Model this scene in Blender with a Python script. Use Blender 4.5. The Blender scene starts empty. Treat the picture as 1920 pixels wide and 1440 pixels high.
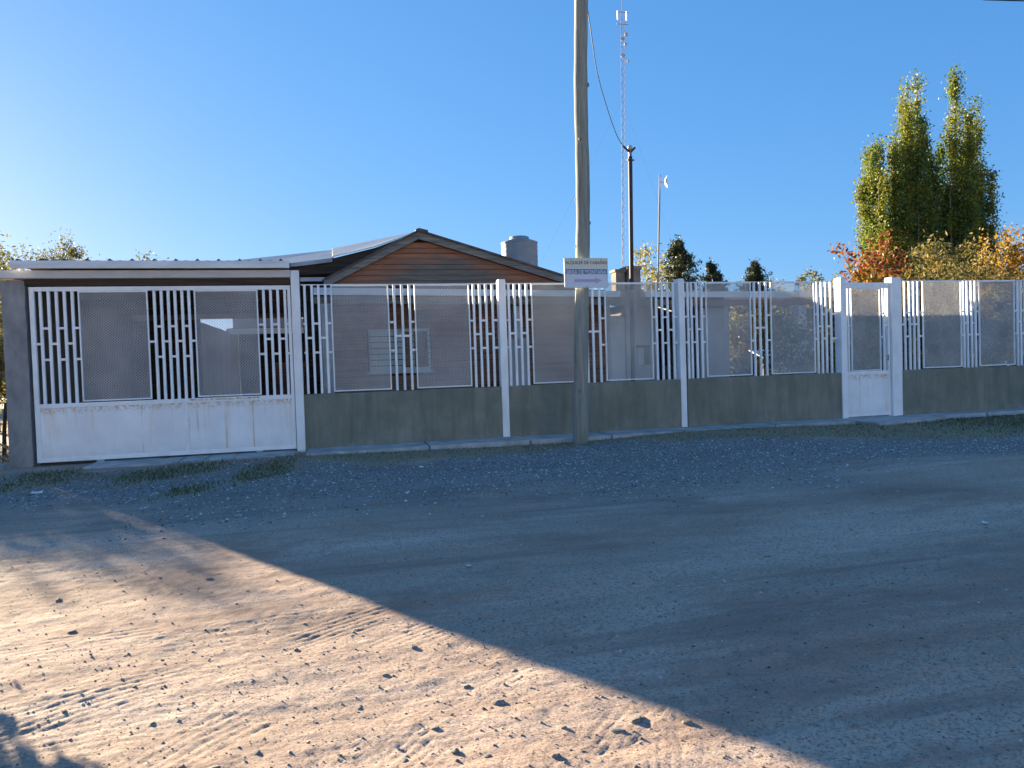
import bpy, bmesh, math, random
import numpy as np
from mathutils import Vector, Matrix, noise as mnoise

R = math.radians
rng = np.random.default_rng(11)
random.seed(7)
scene = bpy.context.scene
col = scene.collection

# ------------------------------------------------------------------ camera, sky, sun, exposure
EYE = Vector((0.0, -11.2475, 1.2))
yaw, pitch, roll = R(13.60368614), R(1.68252945), R(1.84726771)
right = Vector((math.cos(yaw), -math.sin(yaw), 0)); fwd = Vector((math.sin(yaw), math.cos(yaw), 0)); upv = Vector((0, 0, 1))
fw = fwd * math.cos(pitch) - upv * math.sin(pitch)
u = upv * math.cos(pitch) + fwd * math.sin(pitch)
rr = right * math.cos(roll) - u * math.sin(roll)
uu = u * math.cos(roll) + right * math.sin(roll)
cam = bpy.data.cameras.new('camera'); camo = bpy.data.objects.new('camera', cam); col.objects.link(camo)
mw = Matrix((rr, uu, -fw)).transposed().to_4x4(); mw.translation = EYE
camo.matrix_world = mw
cam.sensor_fit = 'HORIZONTAL'; cam.sensor_width = 36; cam.lens = 36 * 1390 / 1920
cam.clip_start = 0.05; cam.clip_end = 3000
scene.camera = camo

SUN_AZ, SUN_EL = R(-30.8), R(10.4)          # azimuth from +Y towards +X
world = bpy.data.worlds.new('World'); scene.world = world; world.use_nodes = True
wn = world.node_tree; bg = wn.nodes['Background']
sky = wn.nodes.new('ShaderNodeTexSky'); sky.sky_type = 'NISHITA'; sky.sun_disc = False
sky.sun_elevation = SUN_EL; sky.sun_rotation = SUN_AZ
sky.altitude = 900; sky.air_density = 1.0; sky.dust_density = 0.65; sky.ozone_density = 3.0
# the camera's tone curve, applied to the whole sky alike: each channel is compressed by its own power
sp = wn.nodes.new('ShaderNodeSeparateColor'); cm = wn.nodes.new('ShaderNodeCombineColor')
wn.links.new(sky.outputs[0], sp.inputs[0])
for i, (g, k) in enumerate(((0.72, 0.372), (0.50, 0.765), (0.38, 1.43))):
    pw = wn.nodes.new('ShaderNodeMath'); pw.operation = 'POWER'; pw.inputs[1].default_value = g
    ml = wn.nodes.new('ShaderNodeMath'); ml.operation = 'MULTIPLY'; ml.inputs[1].default_value = k
    wn.links.new(sp.outputs[i], pw.inputs[0]); wn.links.new(pw.outputs[0], ml.inputs[0]); wn.links.new(ml.outputs[0], cm.inputs[i])
wn.links.new(cm.outputs[0], bg.inputs[0])
bg.inputs[1].default_value = 0.0595
sun = bpy.data.lights.new('sun', 'SUN'); sun.energy = 4.0; sun.angle = R(0.53); sun.color = (1.0, 0.85, 0.62)
suno = bpy.data.objects.new('sun', sun); col.objects.link(suno)
sdir = Vector((math.sin(SUN_AZ) * math.cos(SUN_EL), math.cos(SUN_AZ) * math.cos(SUN_EL), math.sin(SUN_EL)))
suno.rotation_euler = sdir.to_track_quat('Z', 'Y').to_euler()
suno.location = (-20, 30, 12)
scene.view_settings.view_transform = 'Standard'; scene.view_settings.look = 'None'
scene.view_settings.exposure = 2.70; scene.view_settings.gamma = 1.0
scene.view_settings.use_curve_mapping = False
scene.render.engine = 'CYCLES'
scene.cycles.use_denoising = True
scene.cycles.use_adaptive_sampling = False
scene.cycles.sample_clamp_indirect = 4.0
scene.cycles.max_bounces = 6; scene.cycles.diffuse_bounces = 3; scene.cycles.transparent_max_bounces = 8

# ------------------------------------------------------------------ materials
def newmat(name):
    m = bpy.data.materials.new(name); m.use_nodes = True
    nt = m.node_tree; b = nt.nodes['Principled BSDF']
    return m, nt, b

def N(nt, t, **kw):
    n = nt.nodes.new(t)
    for k, v in kw.items():
        if k in n.inputs.keys(): n.inputs[k].default_value = v
        else: setattr(n, k, v)
    return n

def ramp(nt, fac, stops):
    r = nt.nodes.new('ShaderNodeValToRGB')
    el = r.color_ramp.elements
    while len(el) < len(stops): el.new(0.5)
    for e, (p, c) in zip(el, stops):
        e.position = p; e.color = (c[0], c[1], c[2], 1)
    nt.links.new(fac, r.inputs[0])
    return r.outputs[0]

def coords(nt, scale=(1, 1, 1), world_space=False, jitter=True):
    if world_space:
        src = N(nt, 'ShaderNodeNewGeometry').outputs['Position']
    else:
        src = N(nt, 'ShaderNodeTexCoord').outputs['Object']
        if jitter:
            oi = N(nt, 'ShaderNodeObjectInfo')
            mul = N(nt, 'ShaderNodeMath', operation='MULTIPLY'); mul.inputs[1].default_value = 37.0
            nt.links.new(oi.outputs['Random'], mul.inputs[0])
            add = N(nt, 'ShaderNodeVectorMath', operation='ADD')
            nt.links.new(src, add.inputs[0]); nt.links.new(mul.outputs[0], add.inputs[1])
            src = add.outputs[0]
    mp = N(nt, 'ShaderNodeMapping'); mp.inputs['Scale'].default_value = scale
    nt.links.new(src, mp.inputs[0])
    return mp.outputs[0]

def noise(nt, vec, scale, detail=5, rough=0.55, dist=0.0):
    n = N(nt, 'ShaderNodeTexNoise', Scale=scale, Detail=detail, Roughness=rough, Distortion=dist)
    nt.links.new(vec, n.inputs['Vector'])
    return n.outputs['Fac']

def mixc(nt, fac, a, b, mode='MIX'):
    m = N(nt, 'ShaderNodeMix', data_type='RGBA', blend_type=mode)
    for s, v in ((m.inputs[0], fac), (m.inputs[6], a), (m.inputs[7], b)):
        if isinstance(v, bpy.types.NodeSocket): nt.links.new(v, s)
        elif isinstance(v, (int, float)): s.default_value = v
        else: s.default_value = (v[0], v[1], v[2], 1)
    return m.outputs[2]

def mth(nt, op, a, b=None, clamp=False):
    m = N(nt, 'ShaderNodeMath', operation=op); m.use_clamp = clamp
    for i, v in enumerate((a, b)):
        if v is None: continue
        if isinstance(v, bpy.types.NodeSocket): nt.links.new(v, m.inputs[i])
        else: m.inputs[i].default_value = v
    return m.outputs[0]

def bump(nt, b, h, strength=0.3, dist=0.01):
    n = N(nt, 'ShaderNodeBump', Strength=strength, Distance=dist)
    nt.links.new(h, n.inputs['Height']); nt.links.new(n.outputs[0], b.inputs['Normal'])

def simple(name, c1, c2, scale=4, rough=0.75, stretch=(1, 1, 1), bs=0.25, bd=0.004, bscale=40, metal=0.0, world_space=False, spec=0.35, lo=0.35, hi=0.68):
    m, nt, b = newmat(name)
    v = coords(nt, stretch, world_space)
    c = ramp(nt, noise(nt, v, scale, 7, 0.62), [(lo, c1), (hi, c2)])
    nt.links.new(c, b.inputs['Base Color'])
    b.inputs['Roughness'].default_value = rough; b.inputs['Metallic'].default_value = metal
    b.inputs['Specular IOR Level'].default_value = spec
    if bs: bump(nt, b, noise(nt, v, bscale, 5, 0.6), bs, bd)
    return m

WHITE = simple('white_paint', (0.72, 0.72, 0.71), (0.88, 0.88, 0.87), 3.2, 0.5, (1, 1, 0.6), 0.15, 0.002, lo=0.25, hi=0.55)
GREYWHITE = simple('grey_white_paint', (0.36, 0.35, 0.34), (0.56, 0.55, 0.53), 2.2, 0.6, (1, 1, 1), 0.15, 0.002)
FASCIA = simple('fascia_paint', (0.60, 0.61, 0.62), (0.80, 0.80, 0.79), 1.4, 0.55, (1, 1, 5), 0.15, 0.002)
BEAM = simple('beam_paint', (0.50, 0.48, 0.47), (0.62, 0.60, 0.58), 1.5, 0.7, (1, 1, 4), 0.2, 0.003)
GALV = simple('galvanised_mesh', (0.50, 0.485, 0.47), (0.70, 0.68, 0.65), 2.0, 0.6, (1, 1, 1), 0, metal=0.0)
CONC = simple('rough_concrete', (0.20, 0.20, 0.20), (0.34, 0.33, 0.32), 5, 0.9, (1, 1, 0.5), 0.6, 0.012, 30)
KERBC = simple('kerb_concrete', (0.30, 0.30, 0.29), (0.54, 0.53, 0.51), 3, 0.9, (1, 1, 1), 0.5, 0.01, 45, world_space=True)
PLASTER = simple('brown_plaster', (0.17, 0.135, 0.11), (0.25, 0.205, 0.17), 1.5, 0.9, (1, 1, 0.4), 0.4, 0.01)
GREYPL = simple('grey_plaster', (0.32, 0.31, 0.30), (0.44, 0.43, 0.42), 1.5, 0.9, (1, 1, 0.4), 0.3, 0.006)
PALEPL = simple('pale_plaster', (0.66, 0.64, 0.58), (0.80, 0.78, 0.72), 1.5, 0.85, (1, 1, 0.4), 0.3, 0.006)
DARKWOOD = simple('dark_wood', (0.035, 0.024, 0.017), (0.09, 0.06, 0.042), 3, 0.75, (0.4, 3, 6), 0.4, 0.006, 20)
BROWNWOOD = simple('brown_wood', (0.17, 0.085, 0.052), (0.36, 0.170, 0.095), 3, 0.7, (0.4, 3, 6), 0.4, 0.006, 20)
GREYWOOD = simple('weathered_wood', (0.13, 0.115, 0.10), (0.30, 0.265, 0.22), 3, 0.85, (0.5, 3, 9), 0.5, 0.006, 20)
BLACKMET = simple('dark_rusty_metal', (0.028, 0.020, 0.018), (0.075, 0.045, 0.035), 6, 0.6, (1, 1, 0.2), 0.2, 0.003)
MASTMET = simple('mast_metal', (0.22, 0.17, 0.16), (0.34, 0.30, 0.29), 0.3, 0.5, (1, 1, 1), 0)
STEEL = simple('pole_steel', (0.16, 0.16, 0.17), (0.30, 0.29, 0.28), 6, 0.45, (1, 1, 0.2), 0.1, 0.002, metal=0.5)
TIN = simple('metal_sheet', (0.20, 0.23, 0.27), (0.40, 0.43, 0.46), 1.2, 0.5, (1, 6, 1), 0.1, 0.003, metal=0.1)
TILE = simple('roof_sheet_dark', (0.07, 0.06, 0.055), (0.17, 0.13, 0.11), 4, 0.8, (1, 1, 1), 0.3, 0.004)
TANK = simple('tank_plastic', (0.23, 0.245, 0.255), (0.31, 0.325, 0.33), 3, 0.5, (1, 1, 1), 0.05, 0.002)
CHIM = simple('chimney_render', (0.15, 0.11, 0.085), (0.30, 0.23, 0.17), 4, 0.9, (1, 1, 1), 0.5, 0.01)
STONE = simple('stone_grey', (0.17, 0.145, 0.12), (0.40, 0.345, 0.29), 9, 0.9, (1, 1, 1), 0.6, 0.01, 30)
LITTER = simple('pale_litter', (0.6, 0.58, 0.55), (0.8, 0.8, 0.78), 20, 0.7, (1, 1, 1), 0.2, 0.003)
CABLE = simple('black_cable', (0.012, 0.012, 0.014), (0.02, 0.02, 0.022), 5, 0.5, (1, 1, 1), 0)
DRYGRASS = simple('dry_fronds', (0.22, 0.15, 0.08), (0.48, 0.36, 0.22), 4, 0.9, (1, 1, 1), 0)
WHITEOBJ = simple('pale_slab', (0.70, 0.68, 0.60), (0.80, 0.78, 0.70), 2, 0.8, (1, 1, 1), 0.1, 0.004)
BARK = simple('bark', (0.07, 0.055, 0.045), (0.20, 0.165, 0.135), 8, 0.95, (3, 3, 0.5), 0.7, 0.02, 20)
PALEBARK = simple('pale_bark', (0.22, 0.20, 0.16), (0.42, 0.38, 0.32), 8, 0.9, (3, 3, 0.5), 0.5, 0.02, 20)
CURTAIN = simple('pale_curtain', (0.42, 0.46, 0.44), (0.62, 0.65, 0.62), 6, 0.8, (8, 1, 0.3), 0)
DOORP = simple('door_paint', (0.40, 0.42, 0.42), (0.52, 0.54, 0.53), 3, 0.6, (1, 1, 0.5), 0.1, 0.002)

def glass_mat():
    m, nt, b = newmat('window_glass')
    b.inputs['Base Color'].default_value = (0.02, 0.025, 0.03, 1); b.inputs['Roughness'].default_value = 0.15
    b.inputs['Specular IOR Level'].default_value = 0.3
    return m
GLASS = glass_mat()

def gate_sheet_mat():
    m, nt, b = newmat('gate_sheet_paint')
    v = coords(nt, (1, 1, 1), True)
    base = ramp(nt, noise(nt, v, 2.0, 7, 0.6), [(0.3, (0.76, 0.76, 0.75)), (0.65, (0.89, 0.89, 0.88))])
    streakv = coords(nt, (9, 1, 0.55), True)
    s = noise(nt, streakv, 1.7, 5, 0.6)
    sep = N(nt, 'ShaderNodeSeparateXYZ'); g = N(nt, 'ShaderNodeNewGeometry'); nt.links.new(g.outputs['Position'], sep.inputs[0])
    top = mth(nt, 'MULTIPLY_ADD', sep.outputs['Z'], 0.9); top.node.inputs[2].default_value = -0.06
    fac = mth(nt, 'MULTIPLY', ramp(nt, s, [(0.53, (0, 0, 0)), (0.70, (1, 1, 1))]), top, True)
    c = mixc(nt, mth(nt, 'MULTIPLY', fac, 0.6), base, (0.62, 0.38, 0.10))
    # rust along the joints: upper edge and the stiffeners
    fine = noise(nt, coords(nt, (1, 1, 1), True), 26, 4, 0.65)
    tot = None
    for xs, wd in ((-3.74, 0.02), (-2.60, 0.016), (-1.99, 0.014), (-1.88, 0.02), (-1.50, 0.022), (-1.13, 0.014), (9.03, 0.02), (9.58, 0.014)):
        d = mth(nt, 'ABSOLUTE', mth(nt, 'SUBTRACT', sep.outputs['X'], xs))
        k = mth(nt, 'SUBTRACT', 1.0, mth(nt, 'DIVIDE', d, wd), True)
        tot = k if tot is None else mth(nt, 'MAXIMUM', tot, k)
    low = noise(nt, coords(nt, (5, 1, 1.3), True), 1.3, 4, 0.6)
    joint = mth(nt, 'MULTIPLY', tot, ramp(nt, low, [(0.42, (0, 0, 0)), (0.62, (0.8, 0.8, 0.8))]))
    c = mixc(nt, joint, c, (0.58, 0.34, 0.09))
    edge = mth(nt, 'MULTIPLY', ramp(nt, sep.outputs['Z'], [(0.68, (0, 0, 0)), (0.79, (1, 1, 1))]), ramp(nt, fine, [(0.44, (0, 0, 0)), (0.60, (1, 1, 1))]))
    c = mixc(nt, mth(nt, 'MULTIPLY', edge, 0.9), c, (0.46, 0.22, 0.05))
    dirt = mth(nt, 'MULTIPLY', mth(nt, 'SUBTRACT', 1.0, mth(nt, 'MULTIPLY', sep.outputs['Z'], 3.5), True), noise(nt, v, 7, 5))
    c = mixc(nt, mth(nt, 'MULTIPLY', dirt, 0.5), c, (0.35, 0.33, 0.29))
    nt.links.new(c, b.inputs['Base Color']); b.inputs['Roughness'].default_value = 0.5
    bump(nt, b, noise(nt, v, 3, 3), 0.25, 0.02)
    return m
SHEET = gate_sheet_mat()

def wall_mat():
    m, nt, b = newmat('olive_render')
    v = coords(nt, (1, 1, 1), True)
    base = ramp(nt, noise(nt, v, 1.6, 8, 0.65), [(0.3, (0.165, 0.172, 0.130)), (0.7, (0.285, 0.282, 0.222))])
    st = noise(nt, coords(nt, (4, 1, 0.5), True), 1.6, 6, 0.65)
    base = mixc(nt, ramp(nt, st, [(0.42, (0, 0, 0)), (0.72, (0.7, 0.7, 0.7))]), base, (0.122, 0.130, 0.100))
    sep = N(nt, 'ShaderNodeSeparateXYZ'); g = N(nt, 'ShaderNodeNewGeometry'); nt.links.new(g.outputs['Position'], sep.inputs[0])
    low = mth(nt, 'SUBTRACT', 1.0, mth(nt, 'MULTIPLY', sep.outputs['Z'], 5.5), True)
    fl = mth(nt, 'MULTIPLY', low, ramp(nt, noise(nt, v, 6, 6, 0.7), [(0.50, (0, 0, 0)), (0.66, (1, 1, 1))]))
    base = mixc(nt, fl, base, (0.30, 0.29, 0.26))
    chips = ramp(nt, noise(nt, v, 11, 5, 0.7), [(0.69, (0, 0, 0)), (0.73, (0.5, 0.5, 0.5))])
    base = mixc(nt, chips, base, (0.26, 0.26, 0.22))
    nt.links.new(base, b.inputs['Base Color']); b.inputs['Roughness'].default_value = 0.92
    bump(nt, b, noise(nt, v, 55, 5, 0.7), 0.5, 0.01)
    return m
OLIVE = wall_mat()

def pole_mat():
    m, nt, b = newmat('treated_pole_wood')
    v = coords(nt, (7, 7, 0.35), False, False)
    base = ramp(nt, noise(nt, v, 3.0, 8, 0.65), [(0.3, (0.16, 0.162, 0.135)), (0.5, (0.285, 0.282, 0.24)), (0.75, (0.41, 0.40, 0.345))])
    crack = ramp(nt, noise(nt, coords(nt, (16, 16, 0.5), False, False), 3, 4, 0.7), [(0.30, (1, 1, 1)), (0.40, (0, 0, 0))])
    base = mixc(nt, mth(nt, 'MULTIPLY', crack, 0.7), base, (0.05, 0.045, 0.035))
    gr = ramp(nt, noise(nt, coords(nt, (1, 1, 0.4), False, False), 1.6, 4), [(0.4, (0, 0, 0)), (0.7, (0.5, 0.5, 0.5))])
    base = mixc(nt, gr, base, (0.14, 0.17, 0.115))
    nt.links.new(base, b.inputs['Base Color']); b.inputs['Roughness'].default_value = 0.9
    bump(nt, b, noise(nt, v, 8, 6, 0.7), 0.6, 0.012)
    return m
POLEW = pole_mat()

def board_mat():
    m, nt, b = newmat('stained_boards')
    v = coords(nt, (0.35, 1, 7), True)
    oi = N(nt, 'ShaderNodeObjectInfo')
    base = ramp(nt, noise(nt, v, 2.6, 7, 0.6), [(0.28, (0.24, 0.098, 0.050)), (0.5, (0.40, 0.160, 0.080)), (0.75, (0.48, 0.215, 0.120))])
    base = mixc(nt, mth(nt, 'MULTIPLY', oi.outputs['Random'], 0.35), base, (0.16, 0.075, 0.04))
    # weathered grey patch in the middle and along the foot of the gable
    p = N(nt, 'ShaderNodeNewGeometry'); sep = N(nt, 'ShaderNodeSeparateXYZ'); nt.links.new(p.outputs['Position'], sep.inputs[0])
    dx = mth(nt, 'MULTIPLY', mth(nt, 'SUBTRACT', sep.outputs['X'], 2.55), 0.62)
    dz = mth(nt, 'MULTIPLY', mth(nt, 'SUBTRACT', sep.outputs['Z'], 3.02), 1.5)
    d = mth(nt, 'SQRT', mth(nt, 'ADD', mth(nt, 'MULTIPLY', dx, dx), mth(nt, 'MULTIPLY', dz, dz)))
    wob = mth(nt, 'MULTIPLY', mth(nt, 'SUBTRACT', noise(nt, coords(nt, (0.5, 1, 5), True), 2.0, 6, 0.65), 0.5), 1.7)
    k = mth(nt, 'SUBTRACT', 1.0, mth(nt, 'ADD', d, wob))
    fac = ramp(nt, k, [(0.05, (0, 0, 0)), (0.45, (0.9, 0.9, 0.9))])
    grey = ramp(nt, noise(nt, v, 6, 6, 0.65), [(0.3, (0.085, 0.075, 0.062)), (0.7, (0.235, 0.195, 0.15))])
    base = mixc(nt, fac, base, grey)
    nt.links.new(base, b.inputs['Base Color']); b.inputs['Roughness'].default_value = 0.78
    bump(nt, b, noise(nt, v, 14, 5, 0.6), 0.5, 0.006)
    return m
BOARD = board_mat()

def leaf_mat(name, stops, trans=0.35, rough=0.55):
    m, nt, b = newmat(name)
    g = N(nt, 'ShaderNodeNewGeometry')
    c = ramp(nt, g.outputs['Random Per Island'], stops)
    b.inputs['Roughness'].default_value = rough; b.inputs['Specular IOR Level'].default_value = 0.3
    nt.links.new(c, b.inputs['Base Color'])
    tr = N(nt, 'ShaderNodeBsdfTranslucent')
    c2 = mixc(nt, 1.0, c, (1.25, 1.2, 0.6), 'MULTIPLY'); nt.links.new(c2, tr.inputs['Color'])
    mx = N(nt, 'ShaderNodeMixShader'); mx.inputs[0].default_value = trans
    out = nt.nodes['Material Output']
    nt.links.new(b.outputs[0], mx.inputs[1]); nt.links.new(tr.outputs[0], mx.inputs[2]); nt.links.new(mx.outputs[0], out.inputs[0])
    return m
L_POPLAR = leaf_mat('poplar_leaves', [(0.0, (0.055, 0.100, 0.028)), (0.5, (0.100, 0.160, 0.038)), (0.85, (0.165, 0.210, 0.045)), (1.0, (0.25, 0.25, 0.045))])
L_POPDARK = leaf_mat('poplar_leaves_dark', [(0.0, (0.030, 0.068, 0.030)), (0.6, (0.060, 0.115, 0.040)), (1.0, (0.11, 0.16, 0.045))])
L_POPSUN = leaf_mat('poplar_leaves_sunlit', [(0.0, (0.12, 0.165, 0.035)), (0.5, (0.20, 0.225, 0.04)), (1.0, (0.31, 0.28, 0.045))])  # brighter copy of the poplar leaves, sunlight put into the colour
L_RED = leaf_mat('red_autumn_leaves', [(0.0, (0.12, 0.022, 0.014)), (0.45, (0.22, 0.055, 0.022)), (0.75, (0.28, 0.12, 0.03)), (1.0, (0.13, 0.12, 0.035))])
L_ORANGE = leaf_mat('orange_autumn_leaves', [(0.0, (0.25, 0.12, 0.025)), (0.45, (0.36, 0.20, 0.035)), (0.75, (0.42, 0.27, 0.05)), (1.0, (0.19, 0.17, 0.05))])
L_OLIVE = leaf_mat('olive_autumn_leaves', [(0.0, (0.060, 0.066, 0.022)), (0.45, (0.13, 0.125, 0.050)), (0.8, (0.24, 0.19, 0.075)), (1.0, (0.36, 0.22, 0.05))])
L_CONIF = leaf_mat('conifer_needles', [(0.0, (0.022, 0.036, 0.016)), (0.6, (0.055, 0.072, 0.028)), (1.0, (0.12, 0.115, 0.05))], 0.15)
L_CONDARK = leaf_mat('dark_conifer_needles', [(0.0, (0.012, 0.024, 0.018)), (1.0, (0.038, 0.058, 0.034))], 0.1)
L_PALE = leaf_mat('pale_sparse_leaves', [(0.0, (0.17, 0.165, 0.10)), (0.6, (0.30, 0.28, 0.16)), (1.0, (0.46, 0.38, 0.10))])
L_GREY = leaf_mat('grey_green_leaves', [(0.0, (0.085, 0.090, 0.055)), (0.6, (0.155, 0.155, 0.095)), (1.0, (0.26, 0.235, 0.14))])
L_HEDGE = leaf_mat('hedge_leaves', [(0.0, (0.018, 0.034, 0.018)), (0.6, (0.040, 0.062, 0.030)), (1.0, (0.10, 0.11, 0.05))], 0.25)
L_ROSE = leaf_mat('rose_leaves', [(0.0, (0.030, 0.055, 0.025)), (0.7, (0.085, 0.115, 0.05)), (1.0, (0.18, 0.18, 0.10))], 0.3)
PETAL = leaf_mat('pale_petals', [(0.0, (0.62, 0.52, 0.46)), (1.0, (0.80, 0.76, 0.72))], 0.3)
PETALY = leaf_mat('yellow_petals', [(0.0, (0.60, 0.42, 0.03)), (1.0, (0.72, 0.55, 0.05))], 0.3)
L_GRASS = leaf_mat('verge_grass', [(0.0, (0.040, 0.066, 0.020)), (0.55, (0.080, 0.108, 0.034)), (1.0, (0.18, 0.165, 0.07))], 0.25)
L_DRYG = leaf_mat('dry_verge_grass', [(0.0, (0.17, 0.15, 0.075)), (0.55, (0.30, 0.25, 0.13)), (1.0, (0.46, 0.37, 0.21))], 0.25)
GRAVELM = leaf_mat('gravel_stones', [(0.0, (0.07, 0.067, 0.063)), (0.45, (0.18, 0.173, 0.165)), (0.72, (0.38, 0.365, 0.34)), (1.0, (0.70, 0.68, 0.63))], 0.0, 0.85)
PEBBLEM = leaf_mat('road_pebbles', [(0.0, (0.09, 0.072, 0.056)), (0.5, (0.23, 0.175, 0.13)), (0.9, (0.40, 0.31, 0.23)), (1.0, (0.6, 0.55, 0.48))], 0.0, 0.9)

# ------------------------------------------------------------------ mesh helpers
class MB:
    def __init__(s): s.v = []; s.f = []
    def quad(s, a, b, c, d):
        n = len(s.v); s.v += [tuple(a), tuple(b), tuple(c), tuple(d)]; s.f.append((n, n + 1, n + 2, n + 3))
    def box(s, x0, x1, y0, y1, z0, z1):
        n = len(s.v)
        s.v += [(x0, y0, z0), (x1, y0, z0), (x1, y1, z0), (x0, y1, z0), (x0, y0, z1), (x1, y0, z1), (x1, y1, z1), (x0, y1, z1)]
        s.f += [tuple(n + i for i in q) for q in ((3, 2, 1, 0), (4, 5, 6, 7), (0, 1, 5, 4), (1, 2, 6, 5), (2, 3, 7, 6), (3, 0, 4, 7))]
    def prism(s, poly, y0, y1):                 # poly: list of (x, z), counter-clockwise seen from the road
        n = len(s.v); k = len(poly)
        s.v += [(x, y0, z) for x, z in poly] + [(x, y1, z) for x, z in poly]
        s.f.append(tuple(range(n, n + k))); s.f.append(tuple(range(n + 2 * k - 1, n + k - 1, -1)))
        for i in range(k):
            j = (i + 1) % k; s.f.append((n + i, n + k + i, n + k + j, n + j))
    def slab(s, pts, t):                        # a polygon in space with thickness t straight down
        n = len(s.v); k = len(pts)
        s.v += [tuple(p) for p in pts] + [(p[0], p[1], p[2] - t) for p in pts]
        s.f.append(tuple(range(n, n + k))); s.f.append(tuple(range(n + 2 * k - 1, n + k - 1, -1)))
        for i in range(k):
            j = (i + 1) % k; s.f.append((n + i, n + k + i, n + k + j, n + j))
    def tube(s, pts, rad, sides=8, cap=True):
        pts = [Vector(p) for p in pts]
        if not hasattr(rad, '__len__'): rad = [rad] * len(pts)
        n = len(s.v); ref = None
        for i, p in enumerate(pts):
            d = (pts[min(i + 1, len(pts) - 1)] - pts[max(i - 1, 0)]).normalized()
            a = d.cross(Vector((1, 0, 0)) if abs(d.x) < 0.9 else Vector((0, 1, 0))).normalized()
            if ref is not None:
                a = (ref - d * ref.dot(d)).normalized()
            ref = a; c = d.cross(a)
            for k in range(sides):
                t = 2 * math.pi * k / sides
                s.v.append(tuple(p + (a * math.cos(t) + c * math.sin(t)) * rad[i]))
        for i in range(len(pts) - 1):
            for k in range(sides):
                k2 = (k + 1) % sides
                s.f.append((n + i * sides + k, n + i * sides + k2, n + (i + 1) * sides + k2, n + (i + 1) * sides + k))
        if cap:
            s.f.append(tuple(n + k for k in range(sides))[::-1]); m = n + (len(pts) - 1) * sides
            s.f.append(tuple(m + k for k in range(sides)))
    def lathe(s, prof, c=(0, 0, 0), sides=28):
        n = len(s.v)
        for r, z in prof:
            for k in range(sides):
                t = 2 * math.pi * k / sides; s.v.append((c[0] + r * math.cos(t), c[1] + r * math.sin(t), c[2] + z))
        for i in range(len(prof) - 1):
            for k in range(sides):
                k2 = (k + 1) % sides
                s.f.append((n + i * sides + k, n + i * sides + k2, n + (i + 1) * sides + k2, n + (i + 1) * sides + k))
        s.f.append(tuple(n + k for k in range(sides))[::-1]); m = n + (len(prof) - 1) * sides
        s.f.append(tuple(m + k for k in range(sides)))
    def mesh(s, name, m, smooth=False, bevel=0.0, off=(0, 0, 0)):
        me = bpy.data.meshes.new(name)
        o = Vector(off)
        me.from_pydata([tuple(Vector(p) - o) for p in s.v], [], s.f)
        if bevel:
            bm = bmesh.new(); bm.from_mesh(me)
            bmesh.ops.bevel(bm, geom=list(bm.edges), offset=bevel, segments=1, affect='EDGES', profile=0.5)
            bm.to_mesh(me); bm.free()
        if smooth: me.polygons.foreach_set('use_smooth', [True] * len(me.polygons))
        me.materials.append(m); me.update()
        return me
    def build(s, name, m, parent=None, smooth=False, bevel=0.0):
        off = wloc(parent)
        o = bpy.data.objects.new(name, s.mesh(name, m, smooth, bevel, off)); col.objects.link(o)
        if parent: o.parent = parent
        return o

def wloc(o):
    l = Vector((0, 0, 0))
    while o is not None:
        l += o.location; o = o.parent
    return l

def np_mesh(name, V, F, m, parent=None, smooth=False, off=None):
    me = bpy.data.meshes.new(name)
    off = wloc(parent) if off is None else Vector(off)
    V = np.asarray(V, np.float32) - np.array(off, np.float32); F = np.asarray(F, np.int32)
    me.vertices.add(len(V)); me.vertices.foreach_set('co', V.ravel())
    k = F.shape[1]
    me.loops.add(F.size); me.loops.foreach_set('vertex_index', F.ravel())
    me.polygons.add(len(F)); me.polygons.foreach_set('loop_start', np.arange(0, F.size, k, dtype=np.int32))
    try: me.polygons.foreach_set('loop_total', np.full(len(F), k, np.int32))
    except Exception: pass
    me.update(calc_edges=True)
    if smooth: me.polygons.foreach_set('use_smooth', np.ones(len(F), bool))
    me.materials.append(m)
    o = bpy.data.objects.new(name, me); col.objects.link(o)
    if parent: o.parent = parent
    return o

def tag(o, label=None, cat=None, group=None, kind=None):
    if label: o['label'] = label
    if cat: o['category'] = cat
    if group: o['group'] = group
    if kind: o['kind'] = kind
    return o

def thing(name, label, cat, loc=(0, 0, 0), group=None):
    o = bpy.data.objects.new(name, None); o.empty_display_size = 0.2; o.location = loc; col.objects.link(o)
    return tag(o, label, cat, group)

def part_copy(mesh, name, parent, loc):
    o = bpy.data.objects.new(name, mesh); col.objects.link(o); o.parent = parent; o.location = Vector(loc) - wloc(parent)
    return o

# ------------------------------------------------------------------ ground
def fbm(x, y, sc, octaves, seed, gain=0.5):
    """smooth value noise, vectorised"""
    r = np.random.default_rng(seed); out = np.zeros_like(x); amp = 1.0; f = 1.0 / sc
    for o in range(octaves):
        tab = r.standard_normal((256, 256)); xx = x * f + 31.7 * o; yy = y * f + 17.3 * o
        xi = np.floor(xx).astype(int); yi = np.floor(yy).astype(int); fx = xx - xi; fy = yy - yi
        fx = fx * fx * (3 - 2 * fx); fy = fy * fy * (3 - 2 * fy)
        a = tab[xi & 255, yi & 255]; b = tab[(xi + 1) & 255, yi & 255]; c = tab[xi & 255, (yi + 1) & 255]; d = tab[(xi + 1) & 255, (yi + 1) & 255]
        out += amp * ((a * (1 - fx) + b * fx) * (1 - fy) + (c * (1 - fx) + d * fx) * fy); amp *= gain; f *= 2.03
    return out

def ssm(a, b, x):
    t = np.clip((x - a) / (b - a), 0, 1); return t * t * (3 - 2 * t)

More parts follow.
